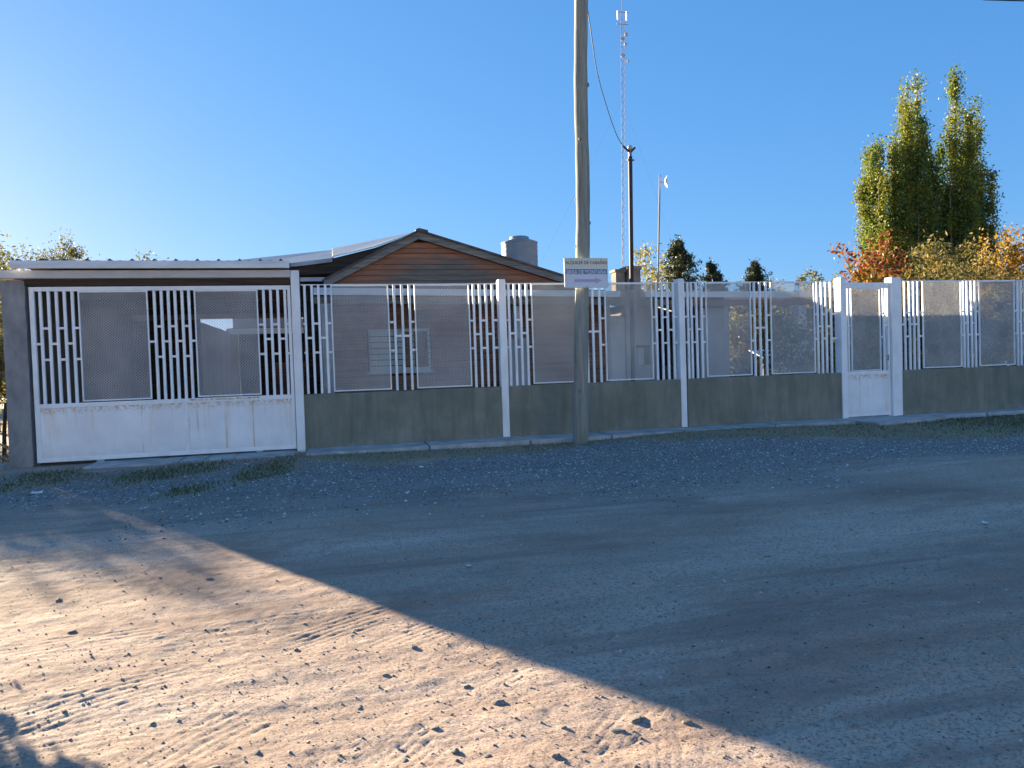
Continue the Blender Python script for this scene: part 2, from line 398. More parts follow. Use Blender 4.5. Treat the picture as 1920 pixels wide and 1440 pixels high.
def masks(x, y):
    """where loose gravel and where grass lies, by place along the fence"""
    n1 = fbm(x, y, 1.3, 4, 5); n2 = fbm(x, y, 0.5, 3, 6)
    lo = np.interp(x, [-8, -4, -1, 1.5, 4, 7, 14], [-2.6, -3.3, -4.4, -4.5, -4.6, -4.3, -4.2])
    hi = np.interp(x, [-8, -3.5, -0.6, 0.5, 2, 4, 6, 8, 14], [-0.9, -0.9, -0.8, -1.9, -1.5, -0.9, -2.0, -2.9, -2.6])
    gr = ssm(lo - 1.3, lo + 0.9, y + 0.40 * n1) * (1 - ssm(hi - 0.25, hi + 0.2, y + 0.12 * n2))
    g = 1 - ssm(-0.25, 0.35, -(y - hi) + 0.25 * n1)
    g *= (x > -0.5) * 1.0
    # tufty patches in front of the gate, left bare where the wheels pass
    px = np.zeros_like(x)
    for cx, cy, rx, ry in ((-3.55, -1.5, 0.62, 1.15), (-4.8, -1.8, 0.9, 1.2), (-1.95, -1.5, 0.52, 0.85), (-0.72, -1.75, 0.33, 1.25), (-1.1, -3.0, 0.3, 0.5)):
        d = np.sqrt(((x - cx - (y + 1.5) * 0.25) / rx) ** 2 + ((y - cy) / ry) ** 2); px = np.maximum(px, 1 - ssm(0.35, 1.35, d + 0.22 * n1 + 0.12 * n2))
    gL = px * (y < -0.45)
    inside = ssm(0.1, 0.4, y)
    grass = np.clip(np.maximum(g, gL) * (1 - inside), 0, 1)
    gravel = np.clip(gr * (1 - 0.8 * gL) * (1 - inside), 0, 1)
    dry = np.clip((x > -0.5) * (1 - 0.75 * ssm(8.5, 10.5, x)) * 1.0, 0, 1)
    return gravel, grass, dry

TRACKS = [  # start, end, width, depth, grooves
    ((-0.95, -9.35), (0.75, -7.85), 0.17, 0.0045, 5), ((-0.55, -9.4), (1.25, -8.05), 0.15, 0.004, 5),
    ((0.10, -9.5), (1.25, -8.72), 0.16, 0.009, 4), ((0.45, -9.45), (1.45, -8.62), 0.14, 0.006, 4),
    ((0.80, -9.5), (1.12, -8.7), 0.12, 0.007, 4), ((1.02, -9.5), (1.28, -8.75), 0.10, 0.005, 3),
    ((-2.6, -8.1), (0.3, -7.9), 0.30, 0.0040, 7), ((-2.8, -7.45), (0.2, -7.35), 0.28, 0.0035, 6), ((-2.8, -6.7), (-0.3, -6.9), 0.30, 0.003, 6),
    ((-2.4, -8.6), (0.4, -8.45), 0.28, 0.004, 6), ((-1.6, -8.9), (-0.2, -7.0), 0.20, 0.003, 5), ((-0.6, -8.6), (0.2, -7.3), 0.18, 0.003, 5),
    ((0.2, -9.1), (0.75, -8.2), 0.12, 0.003, 4), ((0.9, -7.2), (9.0, -5.9), 0.30, 0.003, 6), ((1.2, -8.0), (8.0, -6.6), 0.30, 0.0025, 6), ((2.2, -9.4), (1.4, -7.0), 0.2, 0.003, 5),
    ((-4.5, -7.9), (6.5, -6.2), 0.24, 0.0056, 5), ((-4.5, -6.6), (7.5, -5.6), 0.24, 0.005, 5), ((-3.5, -8.9), (4.5, -8.0), 0.22, 0.0056, 5), ((-4.0, -6.1), (9.0, -5.2), 0.26, 0.003, 5),
    ((-1.8, -9.9), (3.6, -5.0), 0.22, 0.0075, 5), ((-1.0, -9.9), (3.0, -6.6), 0.20, 0.007, 5), ((-2.4, -9.3), (2.0, -6.2), 0.22, 0.007, 5), ((-0.2, -9.9), (1.9, -7.9), 0.16, 0.008, 4)]

def ground_height(x, y):
    h = 0.018 * fbm(x, y, 3.1, 2, 1)
    road = ssm(-3.0, -4.6, y)
    h += road * 0.0040 * fbm(x * 0.4, y * 1.3, 0.5, 3, 2) + 0.0011 * fbm(x, y, 0.10, 3, 3) * (0.4 + road)
    h += road * (0.0010 * np.abs(fbm(x * 0.6, y, 0.035, 2, 4)) + 0.0005 * fbm(x * 0.22, y * 1.2, 0.06, 2, 8))
    for (ax, ay), (bx, by), w, dep, ng in TRACKS:
        dx, dy = bx - ax, by - ay; L = math.hypot(dx, dy); dx /= L; dy /= L
        s = (x - ax) * dx + (y - ay) * dy; l = -(x - ax) * dy + (y - ay) * dx
        l = l + 0.06 * np.sin(s * 1.9 + ax * 7) + 0.02 * np.sin(s * 6.1)
        win = np.clip(1.25 - np.abs(l) / (w / 2), 0, 0.25) * 4 * ssm(0, 0.3 * L, s) * (1 - ssm(0.7 * L, L, s))
        pat = ssm(-0.4, 0.7, fbm(x, y, 0.55, 2, int(abs(ax * 100)) + ng))
        wave = np.cos(2 * np.pi * l / w * ng)
        h += win * pat * dep * 0.34 * (0.55 * wave - 0.35 + 0.16 * np.sin(2 * np.pi * s / 0.06 + 3 * np.sign(wave)) * (wave > 0.1))
    return h

def axis(segs):
    out = []
    for a, b, st in segs:
        n = max(1, int(round((b - a) / st))); out += list(np.linspace(a, b, n, endpoint=False))
    return np.array(out + [segs[-1][1]])
gx = axis([(-900, -200, 140), (-200, -60, 28), (-60, -20, 5), (-20, -7, 0.6), (-7, -2.6, 0.05), (-2.6, 2.8, 0.0125), (2.8, 6, 0.03), (6, 14, 0.06), (14, 30, 0.8), (30, 80, 6), (80, 200, 24), (200, 900, 140)])
gy = axis([(-900, -200, 140), (-200, -30, 24), (-30, -13, 2), (-13, -9.9, 0.12), (-9.9, -7.4, 0.0115), (-7.4, -5.0, 0.022), (-5.0, 0.2, 0.045), (0.2, 12, 0.6), (12, 60, 5), (60, 200, 24), (200, 1400, 150)])
GX, GY = np.meshgrid(gx, gy, indexing='ij')
near = ssm(-30, -12, GX) * (1 - ssm(18, 30, GX)) * ssm(-25, -12, GY) * (1 - ssm(1, 8, GY))
GZ = ground_height(GX, GY) * near - 0.03 * (1 - near)
GZ = np.where(GY > 0.2, np.minimum(GZ, 0.0), GZ) - 0.01
GZ = GZ - 0.02 * ssm(-0.8, -0.4, GY) * (GX > -0.5)
nx, ny = len(gx), len(gy)
idx = np.arange(nx * ny).reshape(nx, ny)
F = np.stack([idx[:-1, :-1], idx[1:, :-1], idx[1:, 1:], idx[:-1, 1:]], -1).reshape(-1, 4)

def ground_mat():
    m, nt, b = newmat('dirt_road')
    v = coords(nt, (1, 1, 1), True)
    dirt = ramp(nt, noise(nt, v, 0.55, 8, 0.62), [(0.30, (0.40, 0.275, 0.205)), (0.50, (0.49, 0.350, 0.262)), (0.72, (0.56, 0.415, 0.315))])
    ridg = noise(nt, coords(nt, (0.28, 1.2, 1), True), 2.4, 6, 0.65)
    dirt = mixc(nt, ramp(nt, ridg, [(0.40, (0, 0, 0)), (0.72, (0.55, 0.55, 0.55))]), dirt, (0.35, 0.235, 0.165))
    pale = noise(nt, coords(nt, (0.22, 1.0, 1), True), 1.1, 7, 0.62)
    dirt = mixc(nt, ramp(nt, pale, [(0.46, (0, 0, 0)), (0.64, (0.85, 0.85, 0.85))]), dirt, (0.62, 0.47, 0.37))
    fine = noise(nt, v, 38, 6, 0.72)
    dirt = mixc(nt, ramp(nt, fine, [(0.33, (0.75, 0.75, 0.75)), (0.47, (0, 0, 0))]), dirt, (0.20, 0.145, 0.105))
    sp_ = noise(nt, v, 75, 5, 0.8)
    dirt = mixc(nt, ramp(nt, sp_, [(0.38, (0.9, 0.9, 0.9)), (0.48, (0, 0, 0))]), dirt, (0.15, 0.105, 0.075))
    blot = noise(nt, coords(nt, (0.5, 1.0, 1), True), 0.9, 6, 0.7)
    dirt = mixc(nt, ramp(nt, blot, [(0.50, (0, 0, 0)), (0.63, (0.85, 0.85, 0.85))]), dirt, (0.31, 0.20, 0.145))
    rut = noise(nt, coords(nt, (0.10, 1.6, 1), True), 1.9, 6, 0.7)
    dirt = mixc(nt, ramp(nt, rut, [(0.36, (0.75, 0.75, 0.75)), (0.46, (0, 0, 0))]), dirt, (0.30, 0.20, 0.15))
    dirt = mixc(nt, ramp(nt, noise(nt, v, 90, 4, 0.7), [(0.60, (0, 0, 0)), (0.74, (0.6, 0.6, 0.6))]), dirt, (0.54, 0.43, 0.34))
    a = N(nt, 'ShaderNodeAttribute', attribute_name='gravel'); gr = a.outputs['Fac']
    a2 = N(nt, 'ShaderNodeAttribute', attribute_name='grass'); gs = a2.outputs['Fac']
    grav = ramp(nt, noise(nt, v, 60, 4, 0.7), [(0.34, (0.11, 0.103, 0.096)), (0.55, (0.22, 0.205, 0.19)), (0.74, (0.38, 0.355, 0.33))])
    c = mixc(nt, mth(nt, 'MULTIPLY', gr, 0.75), dirt, grav)
    soil = ramp(nt, noise(nt, v, 20, 5, 0.7), [(0.35, (0.20, 0.17, 0.11)), (0.7, (0.36, 0.30, 0.205))])
    c = mixc(nt, mth(nt, 'MULTIPLY', gs, 0.85), c, soil)
    nt.links.new(c, b.inputs['Base Color']); b.inputs['Roughness'].default_value = 0.95; b.inputs['Specular IOR Level'].default_value = 0.15
    h1 = noise(nt, v, 26, 7, 0.72)
    h2 = noise(nt, coords(nt, (0.5, 1.5, 1), True), 7, 5, 0.6)
    hh = mth(nt, 'ADD', mth(nt, 'MULTIPLY', h1, 0.7), mth(nt, 'MULTIPLY', h2, 0.5))
    bump(nt, b, mth(nt, 'ADD', hh, mth(nt, 'MULTIPLY', sp_, 0.35)), 0.5, 0.018)
    return m
ground = np_mesh('ground', np.stack([GX, GY, GZ], -1).reshape(-1, 3), F, ground_mat(), smooth=True)
tag(ground, 'dirt road of pale tyre-marked earth running past the fence', kind='structure')
gm, sm_, dm = masks(GX, GY)
for nm, arr in (('gravel', gm), ('grass', sm_)):
    at = ground.data.attributes.new(nm, 'FLOAT', 'POINT'); at.data.foreach_set('value', arr.astype(np.float32).ravel())

def gz(x, y):
    x = np.atleast_1d(np.asarray(x, float)); y = np.atleast_1d(np.asarray(y, float))
    return ground_height(x, y) - 0.01 - 0.02 * ssm(-0.8, -0.4, y) * (x > -0.5)

# stones -------------------------------------------------------------
def scatter_stones(name, X, Y, S, mat, flat=0.6, sink=0.25):
    """many six-sided chips in one mesh"""
    n = len(X)
    base = np.array([(1, 0, 0), (0.3, 0.95, 0), (-0.8, 0.55, 0), (-0.85, -0.5, 0), (0.25, -1, 0), (0.1, 0.1, 1.0), (-0.25, -0.2, 0.85)])
    P = base[None] * (1 + 0.28 * rng.standard_normal((n, 7, 3)) * 0.8)
    th = rng.uniform(0, 6.28, n); c, s_ = np.cos(th)[:, None], np.sin(th)[:, None]
    x = P[:, :, 0] * c - P[:, :, 1] * s_; y = P[:, :, 0] * s_ + P[:, :, 1] * c
    z = P[:, :, 2] * flat * rng.uniform(0.6, 1.3, n)[:, None] - sink * flat
    V = np.stack([X[:, None] + x * S[:, None], Y[:, None] + y * S[:, None], gz(X, Y)[:, None] + z * S[:, None]], -1)
    f = np.array([(0, 1, 5), (1, 2, 5), (2, 6, 5), (2, 3, 6), (3, 4, 6), (4, 5, 6), (4, 0, 5)])
    Fc = (f[None] + (np.arange(n) * 7)[:, None, None]).reshape(-1, 3)
    return np_mesh(name, V.reshape(-1, 3), Fc, mat)

n = 62000
X = rng.uniform(-6.5, 13, n); Y = rng.uniform(-6.0, -0.5, n)
g_, s2, _ = masks(X, Y)
k = rng.random(n) < np.clip(g_ * 1.05 - 0.5 * s2, 0, 1) ** 1.4
X, Y = X[k], Y[k]
S = 0.0065 + 0.014 * rng.random(len(X)) ** 2.6
tag(scatter_stones('gravel', X, Y, S, GRAVELM), 'loose grey gravel spread along the foot of the fence', kind='stuff')
n = 27000
X = rng.uniform(-3.2, 9, n); Y = -9.8 + 5.6 * rng.random(n) ** 1.5
X = np.where(Y < -7.6, -1.7 + (X + 3.2) / 12.2 * 5.2, X)
S = 0.0028 + 0.0085 * rng.random(n) ** 4
tag(scatter_stones('pebbles', X, Y, S, PEBBLEM, 0.6, 0.4), 'small pebbles and clods scattered over the dirt road', kind='stuff')

# grass ---------------------------------------------------------------
def grass_mesh(name, X, Y, H, mat, lean=0.45):
    n = len(X); th = rng.uniform(0, 6.28, n); w = 0.0035 + 0.003 * rng.random(n)
    z0 = gz(X, Y) - 0.005
    lx = rng.normal(0, lean, n) * H; ly = rng.normal(0, lean, n) * H
    V = np.zeros((n, 4, 3))
    V[:, 0] = np.stack([X - w * np.cos(th), Y - w * np.sin(th), z0], -1)
    V[:, 1] = np.stack([X + w * np.cos(th), Y + w * np.sin(th), z0], -1)
    V[:, 2] = np.stack([X + lx * 0.55 + w * 0.7 * np.cos(th), Y + ly * 0.55 + w * 0.7 * np.sin(th), z0 + H * 0.7], -1)
    V[:, 3] = np.stack([X + lx, Y + ly, z0 + H], -1)
    f = np.arange(n * 4).reshape(-1, 4)
    return np_mesh(name, V.reshape(-1, 3), f, mat)
n = 120000
X = rng.uniform(-5.8, 13, n); Y = rng.uniform(-4.2, -0.4, n)
g_, s2, dry = masks(X, Y)
keep = (rng.random(n) < s2 ** 1.3 * 0.6) & ~((X > -0.45) & (Y > -0.62))
X, Y, dry = X[keep], Y[keep], dry[keep]
isdry = rng.random(len(X)) < dry * 0.88
H = 0.018 + 0.030 * rng.random(len(X))
thin = ~isdry | (rng.random(len(X)) < 0.45)
tag(grass_mesh('grass', X[~isdry], Y[~isdry], H[~isdry], L_GRASS), 'short green grass growing before the gate and along the verge', kind='stuff')
kk = isdry & thin
tag(grass_mesh('dry_grass', X[kk], Y[kk], H[kk] * 0.7, L_DRYG, 0.8), 'trampled dry grass on the verge under the olive wall', kind='stuff')
# dry grass on the vacant lot left of the concrete pillar
n = 9000
X = rng.uniform(-13, -4.35, n); Y = rng.uniform(-0.5, 9, n); H = 0.10 + 0.25 * rng.random(n) ** 2
k = fbm(X, Y, 1.1, 3, 9) > -0.1
lot = grass_mesh('lot_grass', X[k], Y[k], H[k], L_DRYG, 0.5)
tag(lot, 'tall dry grass on the open lot left of the carport', kind='stuff')

# ------------------------------------------------------------------ loose stones one can pick out
def rock_mesh(seed, flat):
    bm = bmesh.new(); bmesh.ops.create_icosphere(bm, subdivisions=2, radius=1.0)
    rs = np.random.default_rng(seed); off = Vector(rs.uniform(0, 50, 3))
    cuts = [Vector(rs.normal(0, 1, 3)).normalized() for _ in range(6)]
    for v in bm.verts:
        for c in cuts:
            d = v.co.dot(c)
            if d > 0.72: v.co -= c * (d - 0.72)
        v.co *= 1 + 0.16 * mnoise.noise(v.co * 1.3 + off)
        v.co.z = v.co.z * flat + flat * 0.35
    me = bpy.data.meshes.new('stone'); bm.to_mesh(me); bm.free(); me.materials.append(STONE)
    return me
ROCKS = [rock_mesh(i, f) for i, f in enumerate((0.55, 0.7, 0.4, 0.6, 0.8))]
stones_sun = [(0.535, -8.67, .030), (0.29, -8.80, .024), (0.17, -8.97, .020), (0.33, -8.97, .015), (0.42, -9.03, .017), (0.86, -9.0, .024), (0.70, -8.93, .020), (0.05, -8.55, .015),
              (-0.40, -8.86, .020), (-0.50, -8.80, .016), (-0.28, -8.78, .015), (-0.66, -8.45, .016), (-0.05, -8.35, .017), (0.16, -8.30, .014), (-0.80, -8.10, .014), (-0.20, -7.9, .013),
              (-0.92, -7.75, .015), (-0.55, -7.55, .014), (0.30, -8.05, .016), (0.05, -7.75, .013), (-1.25, -7.35, .016), (-0.9, -7.1, .014), (-0.5, -6.95, .014), (-1.5, -6.75, .018),
              (-1.05, -6.45, .016), (-0.75, -6.6, .020), (-0.2, -7.3, .013), (0.22, -7.62, .014), (0.66, -8.4, .014), (0.95, -8.95, .030), (1.10, -9.02, .022), (1.2, -9.1, .016),
              (0.0, -9.0, .016), (-0.62, -8.97, .013), (0.62, -9.1, .020), (-1.0, -8.25, .013), (-0.1, -8.62, .014), (-0.35, -8.2, .013), (0.45, -8.5, .012), (-0.75, -7.85, .012)]
for i, (x, y, s) in enumerate(stones_sun):
    o = bpy.data.objects.new('stone', ROCKS[i % 5]); col.objects.link(o)
    o.location = (x, y, float(gz(x, y)[0]) - 0.002); o.rotation_euler = (0, 0, i * 2.4); s *= (0.85, 0.55, 0.7, 0.95, 0.6)[i % 5]; o.scale = (s * (1.1 + 0.3 * (i % 3)), s, s * (0.7 + 0.12 * (i % 4)))
    tag(o, 'small grey stone lying loose on the sunlit dirt of the road', 'stone', 'loose stones on the sunlit dirt')
stones_shade = [(1.55, -8.55, .018), (1.15, -8.2, .016), (1.9, -8.3, .020), (1.45, -8.05, .014), (2.1, -7.9, .015), (2.6, -8.0, .022), (1.0, -7.7, .013), (1.7, -7.4, .014), (2.5, -7.3, .016),
                (0.9, -7.0, .014), (3.1, -7.5, .020), (3.4, -6.9, .018), (2.2, -6.6, .015), (1.2, -6.4, .013), (3.9, -6.5, .020), (0.4, -6.6, .013), (2.9, -6.0, .016), (4.6, -5.9, .020), (1.75, -8.9, .016), (2.3, -8.75, .022), (1.6, -9.2, .016), (2.05, -9.1, .015)]
for i, (x, y, s) in enumerate(stones_shade):
    o = bpy.data.objects.new('stone', ROCKS[(i + 2) % 5]); col.objects.link(o)
    o.location = (x, y, float(gz(x, y)[0]) - 0.002); o.rotation_euler = (0, 0, i * 1.9); s *= (0.85, 0.55, 0.7, 0.95, 0.6)[i % 5]; o.scale = (s * (1.1 + 0.3 * (i % 3)), s, s * (0.7 + 0.12 * (i % 4)))
    tag(o, 'small grey stone lying loose on the shaded dirt of the road', 'stone', 'loose stones on the shaded dirt')
def scrap(x, y, s, label, rz):
    mb = MB(); mb.slab([(-s, -s * .5, s * .35), (s * .8, -s * .6, s * .2), (s, s * .5, s * .55), (0, s * .65, s * .3), (-s * .9, s * .4, s * .5)], s * 0.12)
    o = mb.build('litter', LITTER); o.location = (x, y, float(gz(x, y)[0]) + 0.004); o.rotation_euler.z = rz
    tag(o, label, 'litter')
scrap(-3.06, -2.52, 0.055, 'crumpled white scrap lying on the grass in front of the gate', 0.3)
scrap(0.98, -2.49, 0.04, 'white scrap lying on the gravel below the first olive wall', 1.0)
scrap(-0.02, -3.3, 0.03, 'pale scrap lying on the gravel nearest the carport post', 2.0)
scrap(4.3, -7.1, 0.03, 'white scrap lying on the shaded road far from the fence', 0.7)
scrap(0.75, -6.9, 0.018, 'tiny white scrap in the shade near the edge of the shadow', 1.7)

# ------------------------------------------------------------------ kerb, apron and gate track
kerb = bpy.data.objects.new('kerb', None); col.objects.link(kerb); tag(kerb, 'strip of grey concrete slabs along the foot of the fence', kind='structure')
kx = [-0.40, 1.32, 2.83, 4.12, 5.66, 7.05, 8.50]
def kerb_slab(x0, x1, y0a, y0b, z, par, name='slab', y1=-0.035):
    me_n = 14; mb = MB(); top = []
    for i in range(me_n + 1):
        t = i / me_n; x = x0 + (x1 - x0) * t
        y = y0a + (y0b - y0a) * t + 0.02 * mnoise.noise(Vector((x * 3.1, 7.7, 0))) + 0.012 * mnoise.noise(Vector((x * 9, 2.2, 0)))
        zz = z + 0.006 * mnoise.noise(Vector((x * 4, 0.3, 5)))
        top.append((x, y, zz))
    for i in range(me_n):
        a, b_ = top[i], top[i + 1]
        mb.quad(a, b_, (b_[0], y1, b_[2] + .004), (a[0], y1, a[2] + .004))
        mb.quad((a[0], a[1] - 0.012, -0.1), (b_[0], b_[1] - 0.012, -0.1), b_, a)
    a, b_ = top[0], top[-1]
    mb.quad((a[0], y1, -0.1), (a[0], a[1], -0.1), a, (a[0], y1, a[2])); mb.quad((b_[0], b_[1], -0.1), (b_[0], y1, -0.1), (b_[0], y1, b_[2]), b_)
    return mb.build(name, KERBC, par)
for i in range(len(kx) - 1):
    kerb_slab(kx[i] + 0.012, kx[i + 1] - 0.012, -0.66 + 0.02 * i, -0.64 + 0.02 * i, 0.032 + 0.006 * (i % 2), kerb)
kerb_slab(9.92, 11.3, -0.42, -0.42, 0.03, kerb); kerb_slab(11.33, 13.2, -0.42, -0.42, 0.035, kerb)
kerb_slab(8.52, 10.05, -1.05, -0.80, 0.026, kerb, 'door_apron', 0.10)
track = bpy.data.objects.new('gate_track', None); col.objects.link(track); tag(track, 'cracked concrete strip under the sliding gate', kind='structure')
tx = [-3.2, -2.3, -2.05, -1.72, -1.35, -0.55]
for i in range(5): kerb_slab(tx[i] + .012, tx[i + 1] - .012, -0.62 - .04 * (i % 2), -0.60, 0.012, track, 'slab', 0.12)
kerb_slab(-5.4, -4.3, -0.5, -0.42, 0.05, kerb, 'slab', 0.0)

# ------------------------------------------------------------------ olive walls
def olive_wall(x0, x1, ztop, label):
    t = thing('garden_wall', label, 'wall', ((x0 + x1) / 2, 0.05, 0), 'olive walls under the fence')
    mb = MB(); n = 26; pts = []
    for i in range(n + 1):
        x = x0 + (x1 - x0) * i / n
        pts.append((x, ztop + 0.006 * mnoise.noise(Vector((x * 2.3, 1, 1))) + 0.003 * mnoise.noise(Vector((x * 11, 1, 1))), -0.032 + 0.004 * mnoise.noise(Vector((x * 2, 4, 4)))))
    for (xa, za, ya), (xb, zb, yb) in zip(pts, pts[1:]):
        mb.quad((xa, ya, -0.06), (xb, yb, -0.06), (xb, yb, zb - .012), (xa, ya, za - .012))
        mb.quad((xa, ya, za - .012), (xb, yb, zb - .012), (xb, yb + .012, zb), (xa, ya + .012, za))
        mb.quad((xa, ya + .012, za), (xb, yb + .012, zb), (xb, 0.13, zb), (xa, 0.13, za))
        mb.quad((xb, 0.13, -0.06), (xa, 0.13, -0.06), (xa, 0.13, za), (xb, 0.13, zb))
    for (x, z, y), fl in ((pts[0], 0), (pts[-1], 1)):
        q = [(x, 0.13, -0.06), (x, y, -0.06), (x, y, z - .01), (x, 0.13, z)]
        mb.quad(*(q if not fl else q[::-1]))
    mb.build('rendered_wall', OLIVE, t)
olive_wall(-0.41, 2.545, 0.822, 'low olive-green rendered wall between the carport post and the next white post')
olive_wall(2.665, 5.575, 0.828, 'low olive-green rendered wall behind the foot of the wooden pole')
olive_wall(5.70, 8.63, 0.832, 'low olive-green rendered wall just before the white door')
olive_wall(9.885, 12.95, 0.832, 'low olive-green rendered wall beyond the white door')

# ------------------------------------------------------------------ posts
def post(x0, x1, z0, z1, y0, y1, label, name='fence_post'):
    t = thing(name, label, 'post', ((x0 + x1) / 2, (y0 + y1) / 2, z0), 'white posts of the fence')
    mb = MB(); mb.box(x0, x1, y0, y1, z0 - 0.05, z1 - 0.02); mb.build('shaft', WHITE, t, bevel=0.006)
    cb = MB(); cb.box(x0 + .002, x1 - .002, y0 + .002, y1 - .002, z1 - 0.019, z1); cb.build('cap', WHITE, t, bevel=0.006)
    return t
post(2.548, 2.662, 0, 2.49, -0.03, 0.12, 'white square post between the first two olive walls')
post(5.585, 5.69, 0, 2.485, -0.02, 0.14, 'white square post in front of the dark porch, right of the wooden pole')
post(8.635, 8.745, 0, 2.49, -0.05, 0.13, 'white square post on the left of the white door')
post(9.675, 9.875, 0, 2.49, -0.05, 0.13, 'wide white square post on the right of the white door')
post(12.955, 13.08, 0, 2.49, -0.03, 0.12, 'white square post closing the last olive wall')

# ------------------------------------------------------------------ railing, mesh and gate panels
Z0, Z1 = 0.83, 2.42
ROW = (1.86, 1.65, 1.435)                       # three heights of the short rungs
bar_mesh = {}
def bar(parent, x, z0, z1, w=0.036, y=0.03):
    key = (round(z0, 3), round(z1, 3), w)
    if key not in bar_mesh:
        mb = MB(); mb.box(-w / 2, w / 2, -0.018, 0.018, 0, z1 - z0); bar_mesh[key] = mb.mesh('bar', WHITE, bevel=0.004)
    return part_copy(bar_mesh[key], 'bar', parent, (x, y, z0))
rung_mesh = {}
def rung(parent, xa, xb, z, y=0.03, h=0.032):
    w = round(xb - xa, 3)
    if w not in rung_mesh:
        mb = MB(); mb.box(0, w, -0.014, 0.014, -h / 2, h / 2); rung_mesh[w] = mb.mesh('rung', WHITE, bevel=0.003)
    part_copy(rung_mesh[w], 'rung', parent, (xa, y, z))
def rungs(parent, xs, pattern, y=0.03, w=0.036):
    """pattern: one letter per gap, e = upper and lower rung, m = middle rung"""
    for (a, b_), p in zip(zip(xs, xs[1:]), pattern):
        for z in ((ROW[0], ROW[2]) if p == 'e' else (ROW[1],) if p == 'm' else ()):
            rung(parent, a + w / 2, b_ - w / 2, z, y)
def mesh_panel(parent, x0, x1, z0, z1, y=0.024, px=0.043, pz=0.0225):
    """a frame of angle iron holding expanded metal"""
    f = MB(); t = 0.018
    f.box(x0, x0 + t, y - .014, y + .014, z0, z1); f.box(x1 - t, x1, y - .014, y + .014, z0, z1)
    f.box(x0 + t, x1 - t, y - .013, y + .013, z0, z0 + t); f.box(x0 + t, x1 - t, y - .013, y + .013, z1 - t, z1)
    fr = f.build('mesh_frame', WHITE, parent)
    nxm = int(round((x1 - x0 - 2 * t) / px)); nzm = int(round((z1 - z0 - 2 * t) / pz))
    dx = (x1 - x0 - 2 * t) / nxm; dz = (z1 - z0 - 2 * t) / nzm
    i, j = np.meshgrid(np.arange(nxm), np.arange(nzm), indexing='ij'); i = i.ravel(); j = j.ravel()
    sw = 0.0027                                  # half width of a strand
    V = []; Fq = []
    cx = x0 + t + i * dx; cz = z0 + t + j * dz
    segs = []
    for (ax, az, bx, bz) in ((0, .5, .5, 1), (.5, 1, 1, .5), (0, .5, .5, 0), (.5, 0, 1, .5)):
        segs.append(np.stack([cx + ax * dx, cz + az * dz, cx + bx * dx, cz + bz * dz], -1))
    S_ = np.concatenate(segs); d = S_[:, 2:] - S_[:, :2]; L = np.linalg.norm(d, axis=1, keepdims=True); nrm = np.stack([-d[:, 1], d[:, 0]], -1) / L * sw
    m = len(S_); P = np.zeros((m, 8, 3))
    for q, (e, sg, yy) in enumerate(((0, 1, -.0022), (0, -1, -.0014), (1, -1, -.0014), (1, 1, -.0022), (0, 1, .0014), (0, -1, .0022), (1, -1, .0022), (1, 1, .0014))):
        xy = S_[:, 2 * e:2 * e + 2] + sg * nrm
        P[:, q, 0] = xy[:, 0]; P[:, q, 1] = y + yy; P[:, q, 2] = xy[:, 1]
    fq = np.array([(0, 1, 2, 3), (7, 6, 5, 4), (0, 3, 7, 4), (1, 5, 6, 2)])
    Fq = (fq[None] + (np.arange(m) * 8)[:, None, None]).reshape(-1, 4)
    o = np_mesh('expanded_mesh', P.reshape(-1, 3), Fq, GALV, fr); tag(o, kind='stuff')
    return fr

def railing(label, left, m1, mid, m2, rightb, xa, xb, pats):
    t = thing('fence_railing', label, 'railing', ((xa + xb) / 2, 0.03, Z0), 'white railings on the olive walls')
    for x in left + mid + rightb: bar(t, x, Z0, Z1)
    mesh_panel(t, m1[0] - .012, m1[1] + .012, Z0 + .02, Z1); mesh_panel(t, m2[0] - .012, m2[1] + .012, Z0 + .02, Z1)
    rungs(t, [xa] + left + [m1[0] - .002], pats[0]); rungs(t, [m1[1] + .002] + mid + [m2[0] - .002], pats[1]); rungs(t, [m2[1] + .002] + rightb + [xb], pats[2])
    r = MB(); r.box(xa, xb, 0.022, 0.040, Z1 + .001, Z1 + .013); r.build('top_rail', WHITE, t)
    return t
railing('white bar and mesh railing in front of the house window', [-.347, -.246, -.151, -.052], (.033, .855), [.949, 1.065, 1.176], (1.261, 2.085), [2.163, 2.26, 2.357, 2.457], -.40, 2.548, ('ememe', 'emme', 'ememe'))
railing('white bar and mesh railing right behind the wooden pole', [2.718, 2.814, 2.909, 3.005], (3.091, 3.905), [3.995, 4.097, 4.217], (4.314, 5.116), [5.201, 5.302, 5.403, 5.505], 2.662, 5.585, ('ememe', 'emme', 'ememe'))
railing('white bar and mesh railing just left of the white door', [5.765, 5.83, 5.921, 6.016], (6.101, 6.918), [6.998, 7.104, 7.221], (7.313, 8.152), [8.224, 8.309, 8.395, 8.491], 5.69, 8.635, ('ememe', 'emme', 'ememe'))
railing('white bar and mesh railing right of the white door before a hedge', [9.92, 10.014, 10.116, 10.206, 10.297], (10.397, 11.217), [11.29, 11.37, 11.462, 11.547], (11.631, 12.415), [12.502, 12.58, 12.67, 12.76, 12.85], 9.875, 12.955, ('ememme', 'ememe', 'ememee'))

